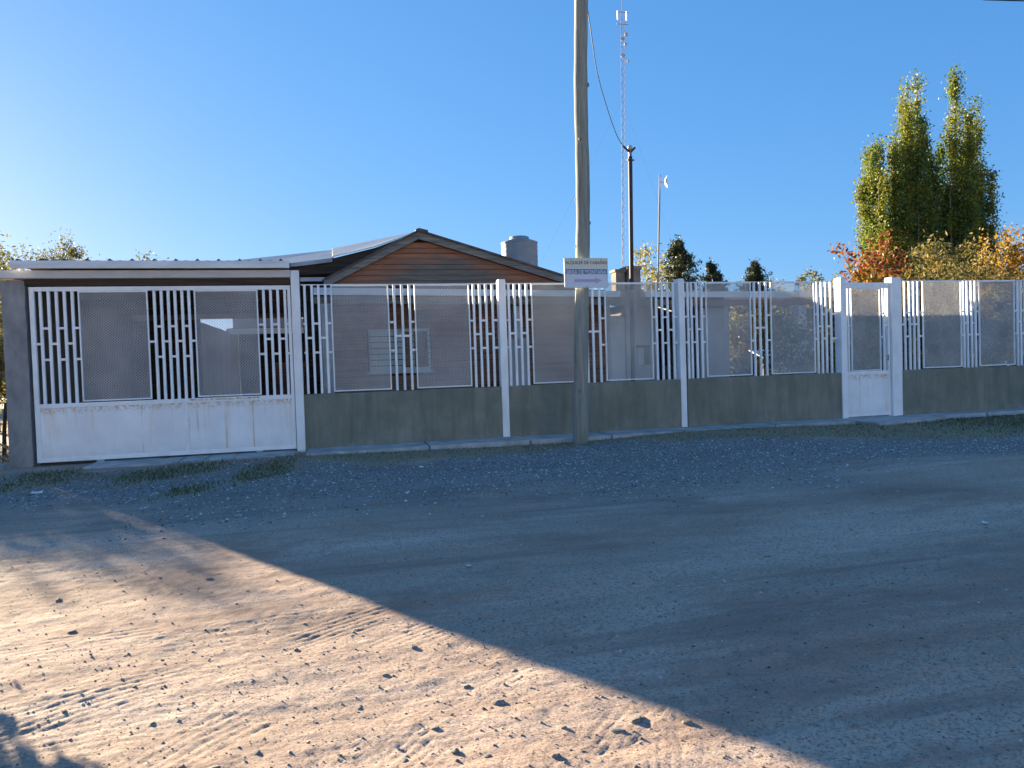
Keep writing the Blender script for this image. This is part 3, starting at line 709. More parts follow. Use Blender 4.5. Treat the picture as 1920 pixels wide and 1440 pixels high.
# sliding gate
gate = thing('sliding_gate', 'wide white sliding gate with rusty sheet panels under the carport beam', 'gate', (-2.2, 0.03, 0.03))
fb = MB()
GX0, GX1 = -3.925, -0.545
for (a, b_, c, d) in ((GX0, GX0 + .06, 0.04, 2.42), (GX1 - .045, GX1, 0.04, 2.42)): fb.box(a, b_, 0.0, 0.05, c, d)
for (c, d) in ((0.04, 0.10), (0.775, 0.835), (2.36, 2.42)): fb.box(GX0 + .06, GX1 - .045, 0.001, 0.049, c, d)
fb.box(-2.045, -2.005, 0.002, 0.048, 0.10, 0.775)
fb.build('frame', WHITE, gate, bevel=0.004)
for a, b_ in ((GX0 + .06, -2.045), (-2.005, GX1 - .045)):
    s_ = MB(); s_.box(a, b_, 0.012, 0.02, 0.10, 0.775); s_.build('sheet_panel', SHEET, gate)
r_ = MB(); r_.box(-1.98, -1.02, -.006, 0.0, 0.80, 0.825); r_.box(-1.0, -.6, -.004, 0.0, 0.735, 0.745); r_.build('welded_strip', SHEET, gate)
gl = [-3.797, -3.697, -3.601, -3.503, -3.406]; gmid = [-2.375, -2.284, -2.194, -2.106, -2.014, -1.925]; gr_ = [-.92, -.822, -.724, -.626]
for x in gl + gmid + gr_: bar(gate, x, 0.835, 2.36, 0.038)
mesh_panel(gate, -3.335, -2.458, 0.85, 2.36); mesh_panel(gate, -1.857, -1.0, 0.85, 2.36)
rungs(gate, [-3.884] + gl + [-3.319], 'mememe'); rungs(gate, [-2.474] + gmid + [-1.841], 'mememem'); rungs(gate, [-1.016] + gr_ + [-.573], 'ememe')
for x in (-3.15, -1.06):
    w = MB(); w.tube([(x, 0.012, 0.03), (x, 0.042, 0.03)], 0.045, 14); w.build('wheel', GREYWHITE, gate)

# door
door = thing('garden_door', 'narrow white metal door with a mesh upper half between two posts', 'door', (9.2, 0.02, 0.03))
d_ = MB()
for (a, b_, c, d) in ((8.752, 8.79, 0.0, 2.40), (9.628, 9.668, 0.03, 2.40)): d_.box(a, b_, 0.0, 0.05, c, d)
for (c, d) in ((0.045, 0.095), (0.78, 0.84), (2.30, 2.40)): d_.box(8.79, 9.628, 0.001, 0.049, c, d)
d_.build('frame', WHITE, door, bevel=0.004)
s_ = MB(); s_.box(8.79, 9.628, 0.012, 0.02, 0.095, 0.78); s_.build('sheet_panel', SHEET, door)
for x in (8.835, 9.565): bar(door, x, 0.84, 2.30, 0.032)
mesh_panel(door, 8.885, 9.495, 0.845, 2.30)
rungs(door, [8.845, 8.885], 'm'); rungs(door, [9.487, 9.565], 'e'); rungs(door, [9.565, 9.64], 'm')
h_ = MB(); h_.tube([(9.60, -.03, 1.02), (9.60, -.03, 1.12)], .011, 8); h_.tube([(9.60, 0.0, 1.03), (9.60, -.03, 1.03)], .008, 6); h_.build('handle', STEEL, door)

# ------------------------------------------------------------------ carport
cp = thing('carport', 'carport with dark wavy roof sheets, pale beam and rough concrete pillar over the gate', 'carport', (-2.3, 3.0, 0))
n = 20; cb = MB()
def irr(x0, x1, y0, y1, z0, z1, seed, k=0.008):
    """rough cast pillar"""
    mb = MB(); sec = 12; rows = []
    for i in range(n + 1):
        z = z0 + (z1 - z0) * i / n; row = []
        for (a, b_) in ((x0, y0), ((x0 + x1) / 2, y0), (x1, y0), (x1, (y0 + y1) / 2), (x1, y1), (x0, y1)):
            q = Vector((a * 5 + seed, b_ * 5, z * 4)); row.append((a + k * mnoise.noise(q), b_ + k * mnoise.noise(q + Vector((9, 9, 9))), z))
        rows.append(row)
    c = len(rows[0]); base = 0
    for row in rows: mb.v += row
    for i in range(n):
        for j in range(c):
            j2 = (j + 1) % c; mb.f.append((i * c + j, i * c + j2, (i + 1) * c + j2, (i + 1) * c + j))
    mb.f.append(tuple(range(n * c, n * c + c)))
    return mb
irr(-4.245, -3.965, -0.02, 0.26, -0.05, 2.50, 3).build('concrete_pillar', CONC, cp)
pm = MB(); pm.box(-0.535, -0.415, -0.045, 0.10, -0.05, 2.632); pm.build('white_post', WHITE, cp, bevel=0.006)
bm_ = MB(); bm_.box(-4.255, -0.537, -0.10, 0.10, 2.525, 2.632); bm_.build('front_beam', BEAM, cp, bevel=0.006)
bm_ = MB(); bm_.box(-3.96, -0.545, 0.0, 0.12, 2.435, 2.523); bm_.build('beam_shadow_strip', DARKWOOD, cp)  # dark strip standing in for the shadow under the front beam
fa = MB(); fa.box(-4.06, -0.535, -0.20, -0.165, 2.645, 2.748); fa.build('fascia', FASCIA, cp, bevel=0.004)
# wavy roof sheet: high rolls with flatter pans between
wv = MB(); xs = np.linspace(-4.06, -0.54, 260); per = 0.277
ph = ((xs + 4.06) % per) / per
prof = 0.036 * np.exp(-((ph - 0.32) / 0.085) ** 2) + 0.012 * np.exp(-((ph - 0.79) / 0.15) ** 2)
ysl = [(-0.19, 2.742), (6.25, 2.60)]
v0 = len(wv.v)
for yy, zz in ysl:
    for x, p in zip(xs, prof): wv.v.append((x, yy, zz + p))
for yy, zz in ysl:
    for x, p in zip(xs, prof): wv.v.append((x, yy, zz + p - 0.012))
m_ = len(xs)
for i in range(m_ - 1):
    wv.f.append((i, i + 1, m_ + i + 1, m_ + i)); wv.f.append((2 * m_ + i + 1, 2 * m_ + i, 3 * m_ + i, 3 * m_ + i + 1))
    wv.f.append((2 * m_ + i, 2 * m_ + i + 1, i + 1, i)); wv.f.append((m_ + i, m_ + i + 1, 3 * m_ + i + 1, 3 * m_ + i))
wv.build('roof_sheet', TILE, cp)
for i, y in enumerate((1.3, 2.6, 3.9, 5.2)):
    rf = MB(); rf.box(-4.1, -0.55, y, y + .06, 2.52 - .022 * y, 2.62 - .022 * y); rf.build('rafter', DARKWOOD, cp)
cl = MB(); cl.slab([(-4.1, 0.14, 2.66), (-0.55, 0.14, 2.66), (-0.55, 6.2, 2.52), (-4.1, 6.2, 2.52)], 0.02); cl.build('ceiling', PLASTER, cp)
bk = MB(); bk.box(-2.75, -0.55, 6.05, 6.2, 2.36, 2.49); bk.build('rear_beam', BROWNWOOD, cp)
sw = MB(); sw.box(-4.24, -4.10, 0.27, 6.2, -0.05, 2.60); sw.build('side_wall', PLASTER, cp)
sw = MB(); sw.box(-4.095, -2.76, 6.05, 6.2, -0.05, 2.50); sw.build('rear_wall', PLASTER, cp)
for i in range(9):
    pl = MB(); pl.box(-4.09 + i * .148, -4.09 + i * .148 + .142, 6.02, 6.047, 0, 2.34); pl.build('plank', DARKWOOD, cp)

# what stands behind the carport
yw = thing('yard_wall', 'grey rendered yard wall seen through the right half of the gate', 'wall', (-2.8, 8.5, 0))
mb = MB(); mb.box(-2.90, -2.765, 6.22, 11.0, -.05, 2.30); mb.build('rendered_wall', GREYPL, yw)
ln = thing('lean_to', 'grey lean-to with a white fascia behind the carport', 'shed', (-1.2, 12, 0))
mb = MB(); mb.box(-2.80, 0.6, 11.0, 11.10, 2.24, 2.40); mb.build('fascia', FASCIA, ln)
mb = MB(); mb.prism([(-2.78, 2.41), (0.6, 2.41), (0.6, 2.60), (-2.72, 2.86), (-2.78, 2.86)], 11.9, 12.0); mb.build('upper_wall', GREYPL, ln)
mb = MB(); mb.box(-2.86, -2.805, 11.02, 13.4, -.05, 2.4); mb.build('side_wall', GREYPL, ln)
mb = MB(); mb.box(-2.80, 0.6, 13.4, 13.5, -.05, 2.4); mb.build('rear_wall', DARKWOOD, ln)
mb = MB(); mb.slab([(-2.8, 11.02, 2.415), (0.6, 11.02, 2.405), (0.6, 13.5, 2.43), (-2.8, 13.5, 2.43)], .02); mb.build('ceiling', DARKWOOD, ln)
for i in range(14):
    mb = MB(); mb.box(-1.45, 0.05, 9.0, 9.03, 0.0 + i * .1, 0.095 + i * .1)
    if i == 0: lw = thing('plank_screen', 'low brown plank screen behind the right edge of the gate', 'fence', (-0.7, 9, 0))
    mb.build('plank', BROWNWOOD, lw)

# ------------------------------------------------------------------ house
hs = thing('wooden_house', 'wooden house with an orange-brown plank gable and a long white porch fascia', 'house', (3, 6, 0))
ap, el, er = (1.93, 4.10), (-0.08, 3.055), (5.32, 3.085)
def roof_z(x):
    return el[1] + (x - el[0]) / (ap[0] - el[0]) * (ap[1] - el[1]) if x < ap[0] else ap[1] + (x - ap[0]) / (er[0] - ap[0]) * (er[1] - ap[1])
def inv(z):
    t = (ap[1] - z); return ap[0] - t / (ap[1] - el[1]) * (ap[0] - el[0]), ap[0] + t / (ap[1] - er[1]) * (er[0] - ap[0])
core = MB(); core.prism([(-0.10, -.05), (6.2, -.05), (6.2, 2.75), (5.1, 3.0), (ap[0], 3.95), (0.05, 2.95), (-0.10, 2.75)], 5.06, 10.5); core.build('wall_core', DARKWOOD, hs)
bh = 0.118; z = 2.93; i = 0
while z < 3.92:                                   # gable boards, each cut to the slope
    a0, b0 = inv(z + 0.16); a1, b1 = inv(min(z + bh - .008, 4.02) + 0.16)
    a0 = max(a0, 0.0); b0 = min(b0, 5.25); a1 = max(a1, 0.0); b1 = min(b1, 5.25)
    if b1 - a1 > 0.05:
        mb = MB(); mb.prism([(a0, z), (b0, z), (b1, z + bh - .008), (a1, z + bh - .008)], 5.0 + 0.004 * (i % 3), 5.055)
        for k_ in range(len(mb.v)):
            x_, y_, z_ = mb.v[k_]
            if y_ < 5.03 and z_ < z + .01: mb.v[k_] = (x_, y_ - 0.008, z_)
        mb.build('board', BOARD, hs)
    z += bh; i += 1
for i in range(21):                               # wall boards under the porch, cut at the window
    z = 0.02 + i * 0.14
    if z > 2.8: break
    cuts = [(-0.12, 6.22)] if not (0.98 < z + .07 < 2.04) else [(-0.12, 0.76), (2.14, 6.22)]
    for a, b_ in cuts:
        mb = MB(); mb.box(a, b_, 5.0, 5.055, z, z + .128)
        for k_ in range(len(mb.v)):
            x_, y_, z_ = mb.v[k_]
            if y_ < 5.03 and z_ < z + .01: mb.v[k_] = (x_, y_ - 0.02, z_)
        mb.build('board', BROWNWOOD, hs)
# barge boards and the roof
def slope_board(p, q, w, y0, y1, name, m):
    mb = MB(); mb.prism([(p[0], p[1] - w), (q[0], q[1] - w), q, p] if p[0] < q[0] else [(q[0], q[1] - w), (p[0], p[1] - w), p, q], y0, y1)
    return mb.build(name, m, hs)
slope_board((el[0] - .02, el[1] - .02), (ap[0] - .003, ap[1] - .02), 0.15, 4.86, 4.90, 'barge_board', GREYWOOD)
slope_board((ap[0] + .003, ap[1] - .02), (er[0] + .02, er[1] - .02), 0.15, 4.86, 4.90, 'barge_board', GREYWOOD)
for s_ in (0, 1):
    mb = MB()
    if s_ == 0: mb.slab([(el[0] - .05, 4.82, el[1] + .005), (ap[0], 4.82, ap[1] + .03), (ap[0], 10.6, ap[1] + .03), (el[0] - .05, 10.6, el[1] + .005)], 0.045)
    else: mb.slab([(ap[0], 4.82, ap[1] + .03), (er[0] + .05, 4.82, er[1] + .005), (er[0] + .05, 10.6, er[1] + .005), (ap[0], 10.6, ap[1] + .03)], 0.045)
    mb.build('roof', TILE, hs)
mb = MB(); mb.prism([(1.86, 4.085), (2.13, 4.075), (2.13, 4.11), (1.93, 4.155), (1.86, 4.12)], 4.80, 10.6); mb.build('ridge_cap', TILE, hs)
# porch
def fz(x): return np.interp(x, [-0.42, 7.5, 11.55], [2.805, 2.655, 2.635])
def fl_(x): return np.interp(x, [-0.42, 7.5, 11.55], [2.665, 2.53, 2.485])
xsf = [-0.30, 2.2, 4.9, 7.5, 9.6, 11.55]
for a, b_ in zip(xsf, xsf[1:]):
    mb = MB(); mb.prism([(a + .002, fl_(a)), (b_ - .002, fl_(b_)), (b_ - .002, fz(b_)), (a + .002, fz(a))], 3.97, 4.0); mb.build('porch_fascia', FASCIA, hs)
mb = MB(); mb.slab([(-0.3, 4.001, 2.79), (7.5, 4.001, 2.64), (7.5, 4.99, 2.72), (-0.3, 4.99, 2.90)], .03); mb.build('porch_roof', TIN, hs)
mb = MB(); mb.slab([(7.5, 4.001, 2.64), (11.55, 4.001, 2.62), (11.55, 8.2, 2.72), (7.5, 8.2, 2.72)], .03); mb.build('pergola_roof', TIN, hs)
mb = MB(); mb.slab([(5.45, 5.0, 2.72), (7.5, 5.0, 2.72), (7.5, 9.0, 2.86), (5.45, 9.0, 2.90)], .03); mb.build('side_roof', TIN, hs)
mb = MB(); mb.prism([(-.3, 2.50), (7.4, 2.37), (7.4, 2.50), (-.3, 2.64)], 4.10, 4.20); mb.build('porch_beam', GREYWOOD, hs)
mb = MB(); mb.box(7.41, 11.5, 4.10, 4.20, 2.33, 2.47); mb.build('porch_beam', BROWNWOOD, hs)
mb = MB(); mb.box(-0.17, 0.04, 4.05, 4.22, -.05, 2.49); mb.build('porch_pillar', GREYWHITE, hs)
mb = MB(); mb.box(3.50, 4.05, 4.05, 4.25, -.05, 1.70); mb.build('porch_parapet', GREYPL, hs)
mb = MB(); mb.box(3.84, 4.02, 4.252, 4.42, -.05, 2.40); mb.build('porch_pillar', GREYWHITE, hs)
mb = MB(); mb.box(10.66, 10.86, 4.05, 4.25, -.05, 2.32); mb.build('porch_pillar', GREYWHITE, hs)
mb = MB(); mb.box(8.86, 8.98, 4.3, 8.2, -.05, 2.60); mb.build('side_wall', GREYPL, hs)
mb = MB(); mb.box(7.45, 8.85, 8.0, 8.1, -.05, 2.62); mb.build('rear_wall', DARKWOOD, hs)
mb = MB(); mb.box(8.25, 8.855, 4.32, 4.42, -.05, 2.30); mb.build('grey_panel', GREYPL, hs)
mb = MB(); mb.box(7.45, 8.24, 4.5, 4.56, -.05, 1.0); mb.build('low_screen', DARKWOOD, hs)
# grey bay with the glazed door
mb = MB(); mb.box(6.23, 6.30, 4.92, 5.05, -.05, 2.45); mb.box(6.68, 7.43, 4.92, 5.05, -.05, 2.60); mb.build('grey_bay', GREYPL, hs)
mb = MB(); mb.box(7.44, 7.50, 4.92, 8.0, -.05, 2.60); mb.build('return_wall', DARKWOOD, hs)
dr = MB(); dr.box(6.305, 6.675, 4.97, 5.01, 0, 2.20); dr = dr.build('door', DOORP, hs)
for k_ in range(4):
    mb = MB(); mb.box(6.41, 6.575, 4.955, 4.968, 1.60 + k_ * .135, 1.715 + k_ * .135); mb.build('pane', CURTAIN, dr)
# window
wf = MB(); x0, x1, z0, z1 = .79, 2.11, 1.07, 2.0
for (a, b_, c, d) in ((x0, x0 + .06, z0, z1), (x1 - .06, x1, z0, z1), (x0 + .06, x1 - .06, z0, z0 + .09), (x0 + .06, x1 - .06, z1 - .06, z1), (1.36, 1.41, z0 + .09, z1 - .06), (1.72, 1.755, z0 + .09, z1 - .06)):
    wf.box(a, b_, 4.93, 5.02, c, d)
wf = wf.build('window', DOORP, hs)
for a, b_, m in ((.85, 1.36, CURTAIN), (1.41, 1.72, CURTAIN), (1.755, 2.05, GLASS)):
    mb = MB(); mb.box(a, b_, 4.985, 4.995, z0 + .09, z1 - .06); mb.build('pane', m, wf)
mb = MB()
mb.box(1.55, 1.72, 4.975, 4.984, 1.16, 1.94); mb.build('dark_gap', GLASS, wf)
for k_ in range(6):
    mb = MB(); mb.box(x0 + .01, x1 - .01, 4.905, 4.92, 1.20 + k_ * .127, 1.216 + k_ * .127); mb.build('security_bar', BLACKMET, wf)
sl = MB(); sl.box(x0 - .04, x1 + .04, 4.90, 4.928, z0 - .035, z0 + .01); sl.build('sill', DOORP, wf)
# metal-clad wing behind the left slope
mb = MB(); mb.slab([(-2.8, 6.5, 3.38), (0.10, 6.5, 3.75), (0.20, 9, 4.33), (-3.6, 9, 3.9)], .09); mb.build('metal_roof', TIN, hs)
mb = MB(); mb.slab([(0.115, 6.5, 3.79), (1.10, 6.5, 4.03), (2.38, 9, 4.83), (0.12, 9, 4.36)], .02); mb.build('metal_roof', TIN, hs)
mb = MB(); mb.prism([(-0.62, -.05), (0.9, -.05), (0.9, 3.9), (0.2, 3.74), (-0.62, 3.55)], 7.2, 10.4); mb.build('wing_wall', DARKWOOD, hs)
mb = MB(); mb.prism([(-3.5, 2.68), (-.63, 2.68), (-.63, 3.95), (-3.5, 3.78)], 8.6, 8.7); mb.build('wing_sun_block', DARKWOOD, hs)  # hidden board added under the wing roof to stop sun leaking through the carport
mb = MB(); mb.prism([(-.82, 3.36), (1.95, 3.5), (2.28, 4.45), (1.10, 4.01), (-.82, 3.52)], 6.62, 6.66); mb.build('wing_beam', DARKWOOD, hs)
mb = MB(); mb.box(-0.58, -0.07, 5.0, 5.04, 3.045, 3.125); mb.build('eave_board', GREYWHITE, hs)
mb = MB(); mb.slab([(-.58, 5.05, 3.12), (-.07, 5.05, 3.12), (-.07, 7.0, 3.2), (-.58, 7.0, 3.2)], .03); mb.build('eave_roof', TILE, hs)
# chimney stacks on the side roof
c1 = MB(); c1.box(7.30, 7.55, 7.0, 7.35, 2.6, 3.47); c1.box(7.27, 7.58, 6.97, 7.38, 3.471, 3.54); c1.build('chimney', CHIM, hs)
c1 = MB(); c1.box(7.60, 7.95, 6.9, 7.35, 2.6, 3.52); c1.box(7.57, 7.98, 6.87, 7.38, 3.521, 3.61); c1.build('chimney', CHIM, hs)

bx = thing('meter_box', 'dark open-fronted box fixed on the grey wall behind the mesh', 'box', (7.06, 4.9, 1.05))
mb = MB(); mb.box(6.93, 7.24, 4.84, 4.915, 1.44, 1.50); mb.box(7.10, 7.24, 4.84, 4.915, 1.04, 1.439); mb.build('case', DARKWOOD, bx)
mb = MB(); mb.box(6.93, 7.098, 4.87, 4.914, 1.04, 1.438); mb.build('back_panel', GREYWHITE, bx)

# ------------------------------------------------------------------ water tank
tk = thing('water_tank', 'grey ribbed plastic water tank standing behind the roof slope', 'tank', (5.76, 11, 3.3))
pr = []; r0 = 0.555
for i in range(36):
    z = 0.02 + 1.5 * i / 35; pr.append((r0 + 0.005 * math.sin(i * 1.75), z))
pr += [(r0 + .012, 1.54), (r0 + .012, 1.57), (0.30, 1.675)]
mb = MB(); mb.lathe(pr, (5.76, 11, 3.3)); mb.build('barrel', TANK, tk, smooth=True)
mb = MB(); mb.lathe([(0.30, 1.66), (0.30, 1.735), (0.255, 1.755), (0.05, 1.765)], (5.76, 11, 3.3), 20); mb.build('lid', TANK, tk)
st = thing('tank_stand', 'steel stand carrying the grey water tank', 'stand', (5.76, 11, 0))
for dx in (-.45, .45):
    for dy in (-.45, .45):
        mb = MB(); mb.tube([(5.76 + dx, 11 + dy, 0), (5.76 + dx, 11 + dy, 3.24)], .04, 8); mb.build('leg', STEEL, st)
mb = MB(); mb.box(5.1, 6.42, 10.34, 11.66, 3.24, 3.30); mb.build('platform', GREYWOOD, st)

# ------------------------------------------------------------------ utility pole and sign
up = thing('utility_pole', 'tall weathered wooden utility pole in front of the fence', 'pole', (3.515, -0.9, 0))
path = [(3.515, -.1), (3.53, .6), (3.56, 1.3), (3.595, 1.9), (3.61, 2.15), (3.63, 2.6), (3.645, 3.1), (3.655, 3.5), (3.672, 4.5), (3.69, 5.5), (3.715, 6.4), (3.73, 7.3), (3.74, 8.3)]
P = []; rad = []
for i in range(90):
    z = -0.1 + 8.4 * i / 89; x = float(np.interp(z, [p[1] for p in path], [p[0] for p in path]))
    P.append((x + 0.008 * math.sin(z * 2.1), -0.9 + 0.008 * math.sin(z * 1.7 + 1), z))
    rad.append(0.109 - 0.0020 * z + 0.002 * math.sin(z * 5.3) + 0.002 * math.sin(z * 11))
mb = MB(); mb.tube(P, rad, 28); po = mb.build('shaft', POLEW, up, smooth=True)
for (z, a, s) in ((5.2, -0.3, .03), (3.55, 2.6, .03), (3.2, -.25, .028), (2.86, 2.9, .035), (1.95, -.9, .02), (.75, -2.0, .022), (4.4, -2.2, .02)):
    x = float(np.interp(z, [p[1] for p in path], [p[0] for p in path]))
    k_ = MB(); k_.lathe([(s * 1.3, -.015), (s, .0), (s * .5, .012)], (0, 0, 0), 12); k_ = k_.build('knot', GREYWOOD); k_.parent = up
    k_.location = Vector((x + .104 * math.cos(a), -.9 + .104 * math.sin(a), z)) - wloc(up); k_.rotation_euler = (math.pi / 2, 0, a + math.pi / 2)
mb = MB(); mb.box(3.2, 4.25, -.83, -.76, 7.75, 7.85); mb.build('crossarm', GREYWOOD, up)
for x in (3.3, 4.15):
    mb = MB(); mb.lathe([(.03, 0), (.045, .03), (.03, .06), (.04, .09), (.02, .12)], (x, -.795, 7.85), 12); mb.build('insulator', GREYWHITE, up)

def sign_mat():
    m, nt, b = newmat('sign_face')
    v = coords(nt, (1, 1, 1), True)
    sep = N(nt, 'ShaderNodeSeparateXYZ'); g = N(nt, 'ShaderNodeNewGeometry'); nt.links.new(g.outputs['Position'], sep.inputs[0])
    band = ramp(nt, mth(nt, 'SUBTRACT', sep.outputs['Z'], 2.0), [(0.505, (0.60, 0.66, 0.74)), (0.54, (0.66, 0.64, 0.52))])
    c = mixc(nt, mth(nt, 'MULTIPLY', noise(nt, v, 9, 6, 0.65), 0.45), band, (0.55, 0.56, 0.53))
    nt.links.new(c, b.inputs['Base Color']); b.inputs['Roughness'].default_value = 0.45
    return m
sg = thing('sign_board', 'small pale rental sign with lettering and a lilac arrow on the wooden pole', 'sign', (3.63, -1.04, 2.24))
mb = MB(); mb.box(3.295, 3.962, -1.046, -1.034, 2.243, 2.672); mb.build('panel', sign_mat(), sg, bevel=0.003)
def flat_mat(name, c):
    m, nt, b = newmat(name); b.inputs['Base Color'].default_value = (*c, 1); b.inputs['Roughness'].default_value = 0.6; return m
T_OLIVE = flat_mat('olive_letters', (0.085, 0.080, 0.035)); T_NAVY = flat_mat('navy_band', (0.15, 0.19, 0.31)); T_WHITE = flat_mat('white_letters', (0.62, 0.66, 0.74)); T_LILAC = flat_mat('lilac_arrow', (0.44, 0.37, 0.56))
def lettering(txt, xc, zc, w, h, y, m, name):
    cu = bpy.data.curves.new(name, 'FONT'); cu.body = txt; cu.size = 1.0; cu.align_x = 'CENTER'; cu.align_y = 'CENTER'; cu.extrude = 0.0; cu.offset = 0.012
    o = bpy.data.objects.new(name, cu); col.objects.link(o)
    dg = bpy.context.evaluated_depsgraph_get(); me = bpy.data.meshes.new_from_object(o.evaluated_get(dg)); bpy.data.objects.remove(o)
    co = np.array([v.co[:] for v in me.vertices]); mn, mx = co.min(0), co.max(0)
    for v in me.vertices:
        X_ = (v.co.x - (mn[0] + mx[0]) / 2) / (mx[0] - mn[0]) * w + xc; Z_ = (v.co.y - (mn[1] + mx[1]) / 2) / (mx[1] - mn[1]) * h + zc
        v.co = Vector((X_, y, Z_)) - wloc(sg)
    me.materials.clear(); me.materials.append(m)
    o = bpy.data.objects.new(name, me); col.objects.link(o); o.parent = sg
lettering('ALQUILER DE CABAÑAS', 3.632, 2.607, 0.635, 0.066, -1.0485, T_OLIVE, 'lettering')
mb = MB(); mb.box(3.315, 3.945, -1.0485, -1.0462, 2.438, 2.512); mb.build('name_band', T_NAVY, sg)
lettering('BRISA DE MONTAÑA', 3.632, 2.476, 0.60, 0.070, -1.0505, T_WHITE, 'lettering')
mb = MB(); mb.prism([(3.44, 2.325), (3.76, 2.325), (3.76, 2.30), (3.87, 2.345), (3.76, 2.39), (3.76, 2.365), (3.44, 2.365)], -1.0482, -1.0462); mb.build('arrow', T_LILAC, sg)
for x, z in ((3.40, 2.655), (3.86, 2.655), (3.63, 2.26)):
    mb = MB(); mb.tube([(x, -1.046, z), (x, -1.0505, z)], .006, 8); mb.build('screw', STEEL, sg)
mb = MB(); mb.box(3.56, 3.70, -1.033, -1.0, 2.30, 2.34); mb.box(3.56, 3.70, -1.033, -1.0, 2.58, 2.62); mb.build('bracket', STEEL, sg)

# ------------------------------------------------------------------ dark service pole, mast, dish pole, cables
dp = thing('service_pole', 'dark iron service pole with a cable head in front of the porch fascia', 'pole', (6.04, 3, 0))
mb = MB(); mb.tube([(6.0, 3, -.05), (6.04, 3, 2.6), (6.085, 3, 5.32)], .044, 12); mb.build('shaft', BLACKMET, dp)
mb = MB(); mb.tube([(6.085, 3, 5.26), (6.085, 3, 5.46)], .035, 10); mb.build('head', STEEL, dp)
mb = MB(); mb.lathe([(.02, 0), (.05, .02), (.055, .06), (.03, .09)], (6.085, 3.0, 5.46), 12); mb.build('insulator', GREYWHITE, dp)
for a in ((-.16, .12), (.10, .10)):
    mb = MB(); mb.tube([(6.085, 2.99, 5.40), (6.085 + a[0], 2.97, 5.40 + a[1])], .022, 8); mb.build('spout', BLACKMET, dp)
mb = MB(); mb.tube([(6.01, 2.98, 5.245), (6.16, 2.98, 5.245)], .016, 8); mb.build('bracket', BLACKMET, dp)

cb_ = [(3.80, -.80, 7.80), (3.86, -.70, 7.30), (3.94, -.45, 6.88), (4.22, 0.1, 6.55), (4.62, 0.9, 6.15), (5.05, 1.6, 5.82), (5.55, 2.4, 5.58), (5.93, 2.97, 5.51)]
def spline(pts, k=8):
    pts = [Vector(p) for p in pts]; out = []
    for i in range(len(pts) - 1):
        p0, p1, p2, p3 = pts[max(i - 1, 0)], pts[i], pts[i + 1], pts[min(i + 2, len(pts) - 1)]
        for j in range(k):
            t = j / k; out.append(0.5 * ((2 * p1) + (p2 - p0) * t + (2 * p0 - 5 * p1 + 4 * p2 - p3) * t * t + (3 * p1 - p0 - 3 * p2 + p3) * t ** 3))
    return out + [pts[-1]]
mb = MB(); mb.tube(spline(cb_), .0075, 6); tag(mb.build('service_cable', CABLE), 'black service cable hanging from the wooden pole to the dark iron pole', 'cable')
mb = MB(); mb.tube([(4.15, -.8, 7.95), (6.3, -1.6, 6.75), (8.68, -3, 5.84), (9.32, -3.4, 5.68), (12.5, -5.2, 5.1), (18, -8.5, 5.4)], .009, 6); tag(mb.build('overhead_cable', CABLE), 'black overhead cable crossing the upper right sky', 'cable')

ma = thing('lattice_mast', 'slender red and white lattice mast with antennas far behind the house', 'mast', (23.15, 45, 0))
def mastx(z): return 23.15 + (z - 7.3) * 0.024
HT = 29.0
legs = [(-.15, -.09), (.15, -.09), (0, .17)]
for lx, ly in legs:
    mb = MB(); mb.tube([(mastx(0) + lx, 45 + ly, 0), (mastx(HT) + lx, 45 + ly, HT)], .017, 5); mb.build('leg', MASTMET, ma)
br = MB(); z = 0.0; i = 0
while z < HT - .6:
    for a in range(3):
        p, q = legs[a], legs[(a + 1) % 3]
        if i % 2: p, q = q, p
        br.tube([(mastx(z) + p[0], 45 + p[1], z), (mastx(z + .55) + q[0], 45 + q[1], z + .55)], .009, 3, False)
    z += .55; i += 1
tag(br.build('lacing', MASTMET, ma), kind='stuff')
for z, w, s in ((28.6, .30, 1), (28.6, .42, -1)):
    mb = MB(); mb.box(mastx(z) + s * .38 - .05, mastx(z) + s * .38 + .05, 44.9, 45.02, 28.3, 29.0); mb.build('panel_antenna', WHITE, ma)
mb = MB(); mb.tube([(mastx(28.6) - .5, 44.95, 28.9), (mastx(28.6) + .5, 44.95, 28.9)], .03, 6); mb.tube([(mastx(28) - .5, 44.95, 27.95), (mastx(28) + .5, 44.95, 27.95)], .03, 6); mb.build('antenna_bar', MASTMET, ma)
for z, r, dx in ((27.0, .17, .10), (26.6, .16, -.10), (26.2, .14, .06), (25.3, .18, -.08), (24.9, .12, .22)):
    d2 = MB(); d2.lathe([(.04, 0), (r, .14), (r, .2), (r * .9, .2)], (0, 0, 0), 14); d2 = d2.build('dish', GREYWHITE); d2.parent = ma
    d2.location = Vector((mastx(z) + dx, 44.7, z)) - wloc(ma); d2.rotation_euler = (math.pi / 2, 0, dx * 4)
mb = MB(); mb.tube([(mastx(29), 45, 29.0), (mastx(31), 45, 31)], .025, 5); mb.build('lightning_rod', MASTMET, ma)
for (gx_, gy_) in ((12, 48), (34, 50), (22, 30)):
    mb = MB(); mb.tube([(mastx(22), 45, 22), (gx_, gy_, 0)], .004, 3); mb.build('guy_wire', STEEL, ma)

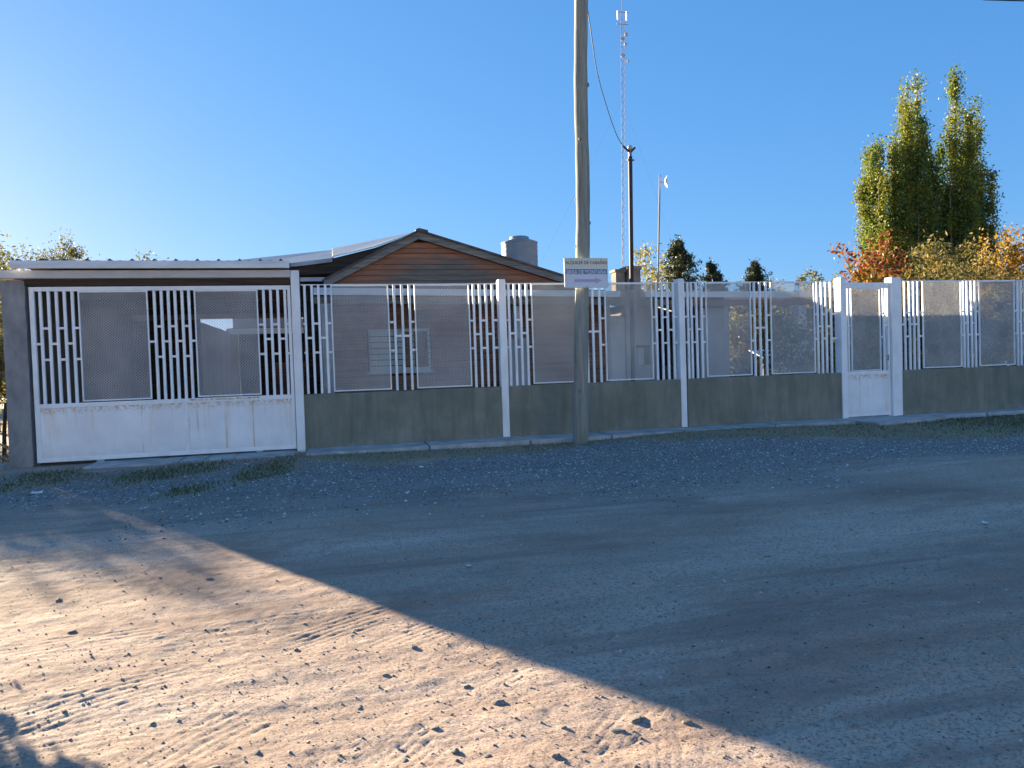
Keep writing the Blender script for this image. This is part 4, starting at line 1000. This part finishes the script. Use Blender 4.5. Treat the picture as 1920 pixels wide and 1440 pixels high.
dsh = thing('dish_pole', 'thin steel pole with a small white dish above the porch roof', 'pole', (8.0, 6, 2.7))
mb = MB(); mb.tube([(8.0, 6, 2.68), (8.15, 6, 5.76)], .024, 8); mb.build('shaft', STEEL, dsh)
d2 = MB(); d2.lathe([(.02, 0), (.09, .02), (.155, .07), (.15, .08), (.03, .03)], (0, 0, 0), 20); d2 = d2.build('dish', WHITE); d2.parent = dsh
d2.location = Vector((8.26, 5.98, 5.58)) - wloc(dsh); d2.rotation_euler = (0, math.pi / 2, -.5)
mb = MB(); mb.tube([(8.14, 6, 5.58), (8.27, 5.98, 5.58)], .012, 6); mb.build('arm', STEEL, dsh)
mb = MB(); mb.tube([(8.06, 6, 4.05), (8.15, 5.99, 4.05)], .01, 6); mb.build('step', STEEL, dsh)

# ------------------------------------------------------------------ plants
def leaves(C, S, n_per, sig, L, W, r, up=0.0):
    """leaf quads around clump centres C with spread S"""
    k = len(C); n_ = k * n_per
    P = np.repeat(C, n_per, 0) + r.standard_normal((n_, 3)) * np.repeat(S, n_per)[:, None] * np.array(sig)
    a = r.standard_normal((n_, 3)); a[:, 2] += up; a /= np.linalg.norm(a, axis=1, keepdims=True)
    b = np.cross(a, r.standard_normal((n_, 3))); b /= np.linalg.norm(b, axis=1, keepdims=True) + 1e-9
    sc = r.uniform(0.6, 1.35, n_)[:, None]
    A = a * L * sc / 2; B = b * W * sc / 2
    V = np.stack([P - A, P + B - A * 0.1, P + A, P - B - A * 0.1], 1)
    return V.reshape(-1, 3)

def add_leaves(parent, V, m, name='foliage'):
    return np_mesh(name, V, np.arange(len(V)).reshape(-1, 4), m, parent)

def twigs(parent, base, tips, r0, m, r, name='branches', trunk_h=0.3):
    """a trunk and curved limbs out to the clump centres, in one mesh per plant part"""
    base = Vector(base); top = base + Vector((r.normal(0, .03), r.normal(0, .03), trunk_h))
    t = MB(); t.tube([base - Vector((0, 0, .1)), (base + top) / 2 + Vector((r.normal(0, .02), r.normal(0, .02), 0)), top], [r0 * 1.25, r0, r0 * .8], 8); t.build('trunk', m, parent, True)
    b = MB()
    for tip in tips:
        tip = Vector(tip); s = base.lerp(top, r.uniform(.45, 1)); mid = s.lerp(tip, .5) + Vector((r.normal(0, .06), r.normal(0, .06), .12 * (tip - s).length))
        b.tube([s, s.lerp(mid, .5) + Vector((0, 0, .03)), mid, tip], [r0 * .45, r0 * .34, r0 * .22, r0 * .07], 5, False)
    b.build(name, m, parent, True)

def poplar(x, y, h, rmax, label, lit_share=0.25, seed=0, dark=False, broad=False):
    r = np.random.default_rng(seed); t = thing('poplar_tree', label, 'tree', (x, y, 0), 'tall poplars behind the fence')
    mb = MB(); mb.tube([(x, y, -.1), (x + .1, y, h * .3), (x - .05, y, h * .65), (x, y, h * .96)], [.24, .18, .1, .02], 8); mb.build('trunk', PALEBARK, t, True)
    # every poplar is a bundle of upright plumes of unequal height
    npl = 9; C = []; b = MB(); tint = []
    for i in range(npl):
        a = 6.28 * i / npl + r.uniform(-.4, .4); rad = 0 if i == 0 else rmax * r.uniform(.32, .72); top = h if i == 0 else h * (r.uniform(.80, 1.0) if broad else r.uniform(.60, .94))
        bx_, by_ = x + rad * math.cos(a), y + rad * math.sin(a); low = h * r.uniform(.04, .16); pr = rmax * r.uniform(.30, .46)
        b.tube([(x, y, low * .6), (x + (bx_ - x) * .7, y + (by_ - y) * .7, low + h * .12), (bx_, by_, top * .95)], [.08, .05, .01], 5, False)
        k = int(17 + 31 * (top - low) / 15 * (rmax / 1.2)); z = low + (top - low) * r.random(k) ** .9
        pz = np.interp((z - low) / (top - low), [0, .15, .5, .8, 1], [.7, 1, .85, .5, .08]) * pr
        th = r.uniform(0, 6.28, k); q = pz * np.sqrt(r.random(k)) * r.uniform(.6, 1.35, k); off = (x - bx_) * .35 * (z - low) / (top - low)
        C.append(np.stack([bx_ + off + q * np.cos(th), by_ + q * np.sin(th), z], -1)); tint += [r.normal(0, .3)] * k
    b.build('branches', PALEBARK, t, True)
    C = np.concatenate(C); nc = len(C); S = .10 + .16 * r.random(nc); sig = (.9, .9, 1.7)
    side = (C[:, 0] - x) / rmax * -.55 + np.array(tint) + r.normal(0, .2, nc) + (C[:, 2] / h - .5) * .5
    islit = side > np.quantile(side, 1 - lit_share)  # sunward and upper clumps get the brighter leaf colour, painting the lit side
    add_leaves(t, leaves(C[~islit], S[~islit], 105, sig, .11, .09, r), L_POPDARK if dark else L_POPLAR, 'foliage')
    add_leaves(t, leaves(C[islit], S[islit], 105, sig, .11, .09, r), L_POPSUN, 'turning_or_lit_foliage')

poplar(28.3, 22.3, 12.0, 1.75, 'broad lower poplar on the left of the tall poplars', .40, 1, broad=True)
poplar(29.75, 22.0, 15.3, 1.3, 'golden-edged poplar with the left narrow spire', .45, 2)
poplar(31.05, 22.6, 15.9, 1.4, 'dark green poplar spire just left of the gap', .18, 3)
poplar(32.9, 22.0, 15.9, 1.5, 'tallest right-hand poplar spire behind the hedge', .30, 4)
poplar(34.7, 22.4, 14.3, 1.25, 'slim poplar with a lower top on the right of the row', .34, 5)
poplar(31.6, 24.2, 11.2, 1.7, 'short dark poplar filling the gap between the spires', .05, 6, True)
poplar(33.9, 24.0, 11.0, 1.4, 'short dark poplar behind the right-hand spires', .08, 7, True)

def bush(name, label, cat, x, y, h, rx, ry, m, n_c, n_l, L, W, seed, zlo=.1, group=None, r0=.035, bark=BARK, accent=None, acc=.15, spread=.5, stems=14):
    r = np.random.default_rng(seed); t = thing(name, label, cat, (x, y, 0), group)
    d = r.standard_normal((n_c, 3)); d /= np.linalg.norm(d, axis=1, keepdims=True); q = r.uniform(.25, 1, n_c) ** .5
    cz = (h + zlo * h) / 2; C = np.stack([x + d[:, 0] * q * rx, y + d[:, 1] * q * ry, cz + d[:, 2] * q * (h - zlo * h) / 2], -1)
    C += r.normal(0, .08, C.shape) * min(rx, ry); C[:, 2] = np.maximum(C[:, 2], .06)
    S = (.10 + .10 * r.random(n_c)) * spread * 2 * min(rx, ry) ** .5
    twigs(t, (x, y, 0), C[r.choice(n_c, min(stems, n_c), replace=False)], r0, bark, r, trunk_h=max(.2, .3 * h))
    if accent is not None:
        a = r.random(n_c) < acc
        fl = add_leaves(t, leaves(C[a], S[a], max(6, n_l // 3), (1, 1, 1), L * .9, W * 1.4, r), accent, 'flowers' if accent in (PETAL, PETALY) else 'turning_or_lit_foliage')
        if accent in (PETAL, PETALY): fl['kind'] = 'stuff'
    add_leaves(t, leaves(C, S, n_l, (1, 1, 1.1), L, W, r), m, 'foliage')
    return t

# autumn trees and shrubs over the right part of the fence
def red_tree():
    r = np.random.default_rng(21); t = thing('red_leaved_tree', 'small tree with red and rust leaves leaning over the white door', 'tree', (12.6, 3.6, 0))
    tips = [(11.35, 3.4, 3.45), (11.6, 3.5, 3.05), (11.95, 3.7, 3.25), (12.0, 3.3, 3.55), (12.3, 3.6, 3.25), (12.45, 3.9, 3.5), (12.6, 3.5, 3.7), (12.8, 3.7, 3.45), (13.0, 3.6, 3.1), (12.5, 3.3, 2.85), (12.1, 3.5, 2.75), (11.55, 3.6, 2.6), (12.8, 3.8, 2.6), (12.9, 3.4, 3.35), (12.75, 3.9, 3.3), (11.9, 3.4, 2.95)]
    twigs(t, (12.6, 3.6, 0), tips, .055, BARK, r, trunk_h=1.4)
    C = np.array(tips) + r.normal(0, .05, (len(tips), 3)); C2 = np.concatenate([C, C + r.normal(0, .16, C.shape), C * .8 + .2 * np.array([12.6, 3.6, 2.4])])
    add_leaves(t, leaves(C2, np.full(len(C2), .11), 26, (1, 1, 1), .10, .06, r), L_RED)
red_tree()
bush('autumn_shrub', 'bright orange bush by the door post, low under the red tree', 'shrub', 11.7, 3.2, 2.95, .35, .35, L_ORANGE, 16, 40, .08, .05, 33, .75)
bush('olive_shrub', 'olive-brown tall shrub rising left behind the last olive wall', 'shrub', 13.4, 3.4, 3.5, .8, .7, L_OLIVE, 70, 70, .11, .035, 22, .05, 'tall shrubs behind the fence', accent=L_ORANGE, acc=.12)
bush('olive_shrub', 'tallest olive shrub of pale narrow leaves below the poplars', 'shrub', 14.6, 3.9, 4.1, .95, .8, L_OLIVE, 90, 75, .11, .035, 23, .05, 'tall shrubs behind the fence', accent=L_GREY, acc=.3)
bush('olive_shrub', 'olive shrub with golden tips next to the orange trees', 'shrub', 16.1, 4.2, 3.95, .95, .8, L_OLIVE, 85, 75, .11, .035, 24, .05, 'tall shrubs behind the fence', accent=L_ORANGE, acc=.25)
bush('orange_tree', 'bushy tree of bright orange autumn leaves', 'tree', 17.45, 5.0, 4.4, .62, .7, L_ORANGE, 70, 62, .12, .055, 25, .15, 'orange autumn trees', accent=L_OLIVE, acc=.2)
bush('orange_tree', 'orange tree with bare twig tips at the right end of the fence', 'tree', 18.6, 5.0, 4.75, .8, .7, L_ORANGE, 60, 60, .12, .055, 26, .12, 'orange autumn trees', accent=L_RED, acc=.2)
# dark hedge behind the last railing
for i, (x, y, h, lab) in enumerate(((10.75, 1.6, 1.95, 'dark hedge bush just behind the wide post of the door'), (11.9, 1.7, 2.1, 'dark hedge bush behind the first mesh right of the door'), (13.1, 1.8, 2.15, 'dark hedge bush behind the second mesh right of the door'), (14.4, 1.9, 2.2, 'dark hedge bush at the end of the last railing'))):
    bush('hedge_bush', lab, 'hedge', x, y, h, .75, .5, L_HEDGE, 62, 80, .075, .045, 40 + i, .02, 'hedge behind the last railing', accent=L_GREY, acc=.12)
# roses and shrubs behind the third railing and the door
bush('rose_bush', 'rose bush with pale blooms before the open end of the porch', 'shrub', 9.15, 2.6, 2.05, .50, .45, L_ROSE, 40, 44, .065, .04, 50, .1, 'rose bushes by the porch', accent=PETAL, acc=.3)
bush('rose_bush', 'taller rose bush with white blooms under the porch edge', 'shrub', 10.05, 3.2, 2.15, .45, .45, L_ROSE, 44, 44, .065, .04, 51, .1, 'rose bushes by the porch', accent=PETAL, acc=.32)
bush('yellow_flower_shrub', 'leafy shrub with yellow-orange leaves left of the door', 'shrub', 9.55, 1.5, 1.75, .35, .35, L_OLIVE, 34, 36, .07, .045, 52, .1, accent=PETALY, acc=.2)
bush('leafy_shrub', 'green shrub seen through the mesh of the white door', 'shrub', 10.25, 1.5, 1.7, .4, .35, L_ROSE, 40, 44, .07, .05, 53, .05, accent=L_OLIVE, acc=.3)
for i, (x, y, h, m_, ac, lab) in enumerate(((15.0, 13.0, 3.2, L_OLIVE, L_GREY, 'sunlit olive shrub seen under the porch next to the grey wall'), (16.6, 13.4, 3.4, L_GREY, L_OLIVE, 'sunlit grey-green shrub seen under the middle of the open porch'),
                                    (18.2, 13.0, 3.3, L_OLIVE, L_RED, 'sunlit red-tinged shrub seen under the right end of the porch'), (19.9, 13.5, 3.3, L_OLIVE, L_ORANGE, 'sunlit golden shrub seen through the white door'))):
    bush('garden_shrub', lab, 'shrub', x, y, h, 1.15, .9, m_, 130, 56, .13, .08, 54 + i, .03, 'shrubs beyond the porch', accent=ac, acc=.3)
bush('low_shrub', 'dark low shrub in the shade beside the porch pillar', 'shrub', 9.9, 5.4, 1.15, .5, .4, L_HEDGE, 40, 50, .08, .05, 59, .05)

# pale slab lit by the sun among the roses
ps = thing('pale_board', 'pale sunlit sloping board among the bushes seen through the third railing', 'board', (14.0, 10.2, .6))
mb = MB(); mb.slab([(13.45, 9.95, 1.10), (14.35, 9.7, .58), (14.6, 10.5, .72), (14.25, 10.9, 1.36), (13.5, 10.9, 1.36)], .04); mb.build('board', WHITEOBJ, ps)
for lx, ly, lz in ((13.6, 10.2, 1.06), (14.3, 10.2, .66)):
    mb = MB(); mb.box(lx, lx + .07, ly, ly + .07, -.03, lz); mb.build('leg', DARKWOOD, ps)

# dry bunch on the service pole
dg = thing('dry_frond_bunch', 'bunch of dry straw-coloured fronds tied round the dark iron pole', 'plant', (6.03, 2.95, 2.5))
r = np.random.default_rng(60); mb = MB()
for i in range(120):
    a = r.uniform(0, 6.28); l = r.uniform(.18, .42); o = Vector((.24 * math.cos(a) * r.uniform(.3, 1.2), .2 * math.sin(a) * r.uniform(.3, 1.2), -l))
    p = Vector((6.03 + r.normal(0, .03), 2.93 + r.normal(0, .03), 2.56)); mb.tube([p, p + Vector((o.x * .8, o.y * .8, .03)), p + o], [.006, .008, .003], 4, False)
mb.build('fronds', DRYGRASS, dg)

# background trees
def conifer(x, y, h, rb, m, label, seed, cat='tree', z0=.1, group='conifers behind the house'):
    r = np.random.default_rng(seed); t = thing('conifer_tree', label, cat, (x, y, 0), group)
    mb = MB(); mb.tube([(x, y, -.1), (x, y, h)], [.03 * h, .01], 7); mb.build('trunk', BARK, t)
    C = []; b = MB(); z = h * z0
    while z < h * .98:
        k = 1 - z / h; rad = rb * (k ** .8) * r.uniform(.75, 1.2); nb = 8
        for j in range(nb):
            a = r.uniform(0, 6.28); rr_ = rad * r.uniform(.45, 1.25)
            tip = (x + rr_ * math.cos(a), y + rr_ * math.sin(a), z + rr_ * r.uniform(-.1, .45))
            b.tube([(x, y, z), tip], [.02, .006], 3, False)
            for q in np.linspace(.25, 1, 4): C.append((x + (tip[0] - x) * q, y + (tip[1] - y) * q, z + (tip[2] - z) * q + r.normal(0, .04)))
        z += h * .034
    b.build('branches', BARK, t)
    C.append((x, y, h)); C = np.array(C); S = np.full(len(C), .010 * h)
    add_leaves(t, leaves(C, S, 20, (1, 1, 1.2), .022 * h, .008 * h, r, .4), m, 'needles')
conifer(15.6, 20, 6.65, 2.4, L_CONIF, 'olive-green conifer behind the white post by the dish pole', 70)
conifer(22.7, 30, 7.0, 2.7, L_CONDARK, 'small dark conifer standing alone right of the white post', 71)
conifer(23.75, 31, 6.45, 1.8, L_CONDARK, 'shorter dark conifer touching its neighbour', 72)
conifer(25.75, 30, 7.05, 3.0, L_CONIF, 'olive conifer clump above the middle of the third railing', 73)
conifer(26.5, 31, 6.9, .9, L_CONDARK, 'very slim dark conifer right of the olive clump', 74)
conifer(24.7, 29, 6.1, 1.9, L_CONIF, 'low olive conifer left of the clump', 75)
def sparse(x, y, h, rx, label, seed, m=L_PALE, n_c=80, n_l=26):
    bush('pale_tree', label, 'tree', x, y, h, rx, rx, m, n_c, n_l, .16, .09, seed, .15, 'pale thin trees behind the house', .07, PALEBARK, stems=30)
sparse(16.3, 25, 7.3, 1.0, 'pale thin tree between the iron pole and the dish pole', 80)
sparse(17.6, 25, 6.9, .9, 'pale thin tree just right of the dish pole', 81)
sparse(29.2, 30, 6.5, .7, 'pale green sapling above the right part of the third railing', 82, L_GREY)
sparse(30.6, 31, 6.75, .7, 'tallest pale sapling left of the white door', 83, L_GREY)
sparse(31.9, 31, 6.3, .6, 'yellowish sapling closest to the white door', 84)
sparse(27.8, 31, 6.2, .7, 'pale sapling right of the slim dark conifer', 85, L_GREY)
bush('yellow_shrub', 'yellow-leaved shrub behind the chimney end of the roof', 'shrub', 15.3, 22, 5.6, .5, .5, L_OLIVE, 30, 24, .12, .08, 86, .3, accent=PETALY, acc=.4)
bush('far_tree', 'sunlit yellow-green tree behind the lean-to roof', 'tree', -1.6, 20, 3.9, 2.0, 1.2, L_OLIVE, 80, 60, .14, .08, 87, .1)
# trees at the left end
for i, (x, y, h, rx, lab) in enumerate(((-7.5, 8, 4.35, .85, 'grey-green tree at the left edge beside the concrete pillar'), (-7.9, 14.5, 5.6, 1.0, 'rounded tree top showing above the left end of the carport'), (-9.3, 14, 5.15, 1.0, 'sparse tree crown between the rounded tree and the edge'),
                                    (-9.35, 8.0, 3.12, 1.05, 'leafy tree farther left on the open lot'), (-10.35, 8.6, 3.0, .8, 'leafy tree farthest left on the open lot'), (-9.3, 4.2, 2.4, .7, 'small bush on the open lot left of the carport'))):
    bush('lot_tree', lab, 'tree', x, y, h, rx, rx, L_GREY, 190 if 'leafy' in lab else 110, 60, .10, .045, 90 + i, .08, 'trees on the open lot', .05, BARK, accent=L_OLIVE, acc=.4, stems=26)
bush('lot_tree', 'unseen dense tree added behind the carport to block stray sun', 'tree', -5.7, 13, 4.7, 1.6, 1.2, L_GREY, 240, 60, .10, .05, 89, .03, 'trees on the open lot', .06, BARK, accent=L_OLIVE, acc=.3)  # hidden tree, added to stop low sun slipping through the carport onto the road
bush('lot_bush', 'dense grey-green bush far behind the left pillar', 'shrub', -13.0, 24, 3.2, 2.4, 1.4, L_GREY, 100, 60, .16, .09, 97, .02, 'bushes on the open lot')
bush('lot_bush', 'wide dry bush behind the open lot', 'shrub', -17.0, 26, 3.0, 2.8, 1.4, L_OLIVE, 100, 60, .16, .09, 98, .02, 'bushes on the open lot')
r = np.random.default_rng(99)
sk = thing('wooden_stake', 'short dark wooden stake standing on the lot left of the pillar', 'stake', (-5.05, 2, 0))
mb = MB(); mb.tube([(-5.08, 2, -.05), (-5.06, 2, .4), (-5.02, 2, .82)], [.035, .03, .026], 8); mb.build('shaft', DARKWOOD, sk)
# far tree line that closes the horizon
C = np.stack([rng.uniform(-160, 200, 900), rng.uniform(85, 110, 900), rng.uniform(.3, 4.6, 900)], -1)
tag(np_mesh('far_treeline', leaves(C, np.full(900, .8), 40, (1.6, 1, .8), .7, .45, rng), np.arange(900 * 160).reshape(-1, 4), L_GREY), 'far line of grey-green trees along the horizon', kind='stuff')

# an unseen shrub, added left of view to cast the shadow in the near corner
bush('shadow_shrub', 'unseen round-headed shrub added beside the road to cast the corner shadow', 'shrub', -2.36, -6.70, 0.88, .26, .26, L_GREY, 150, 60, .06, .035, 101, .5, r0=.012)

# two unseen plastered houses, added across the road to throw sunlight onto the fence
def add_bounce_house(x0, x1, label):
    t = thing('bounce_house', label, 'house', ((x0 + x1) / 2, -27.5, 0), 'houses added across the road for bounce light')
    y1 = -24.0; mb = MB(); mb.box(x0, x1, -31, y1, -.1, 3.1); mb.build('wall', PALEPL, t)
    mb = MB(); mb.prism([(x0 - .4, 3.0), (x1 + .4, 3.0), ((x0 + x1) / 2, 4.7)], -31.4, -23.6)
    mb.build('roof', TILE, t)
    for a in (x0 + 1.2, x1 - 2.7):
        f = MB(); f.box(a, a + 1.5, y1 + .002, y1 + .05, 1.0, 2.2); f = f.build('window', DOORP, t)
        g = MB(); g.box(a + .08, a + 1.42, y1 + .052, y1 + .06, 1.08, 2.12); g.build('pane', GLASS, f)
    d = MB(); d.box((x0 + x1) / 2 - .5, (x0 + x1) / 2 + .5, y1 + .002, y1 + .05, 0, 2.1); d.build('door', BROWNWOOD, t)
add_bounce_house(-13, -2.5, 'unseen pale house added across the road to bounce sunlight, facing the gate')
add_bounce_house(4.5, 15, 'unseen pale house added across the road to bounce sunlight, facing the white door')
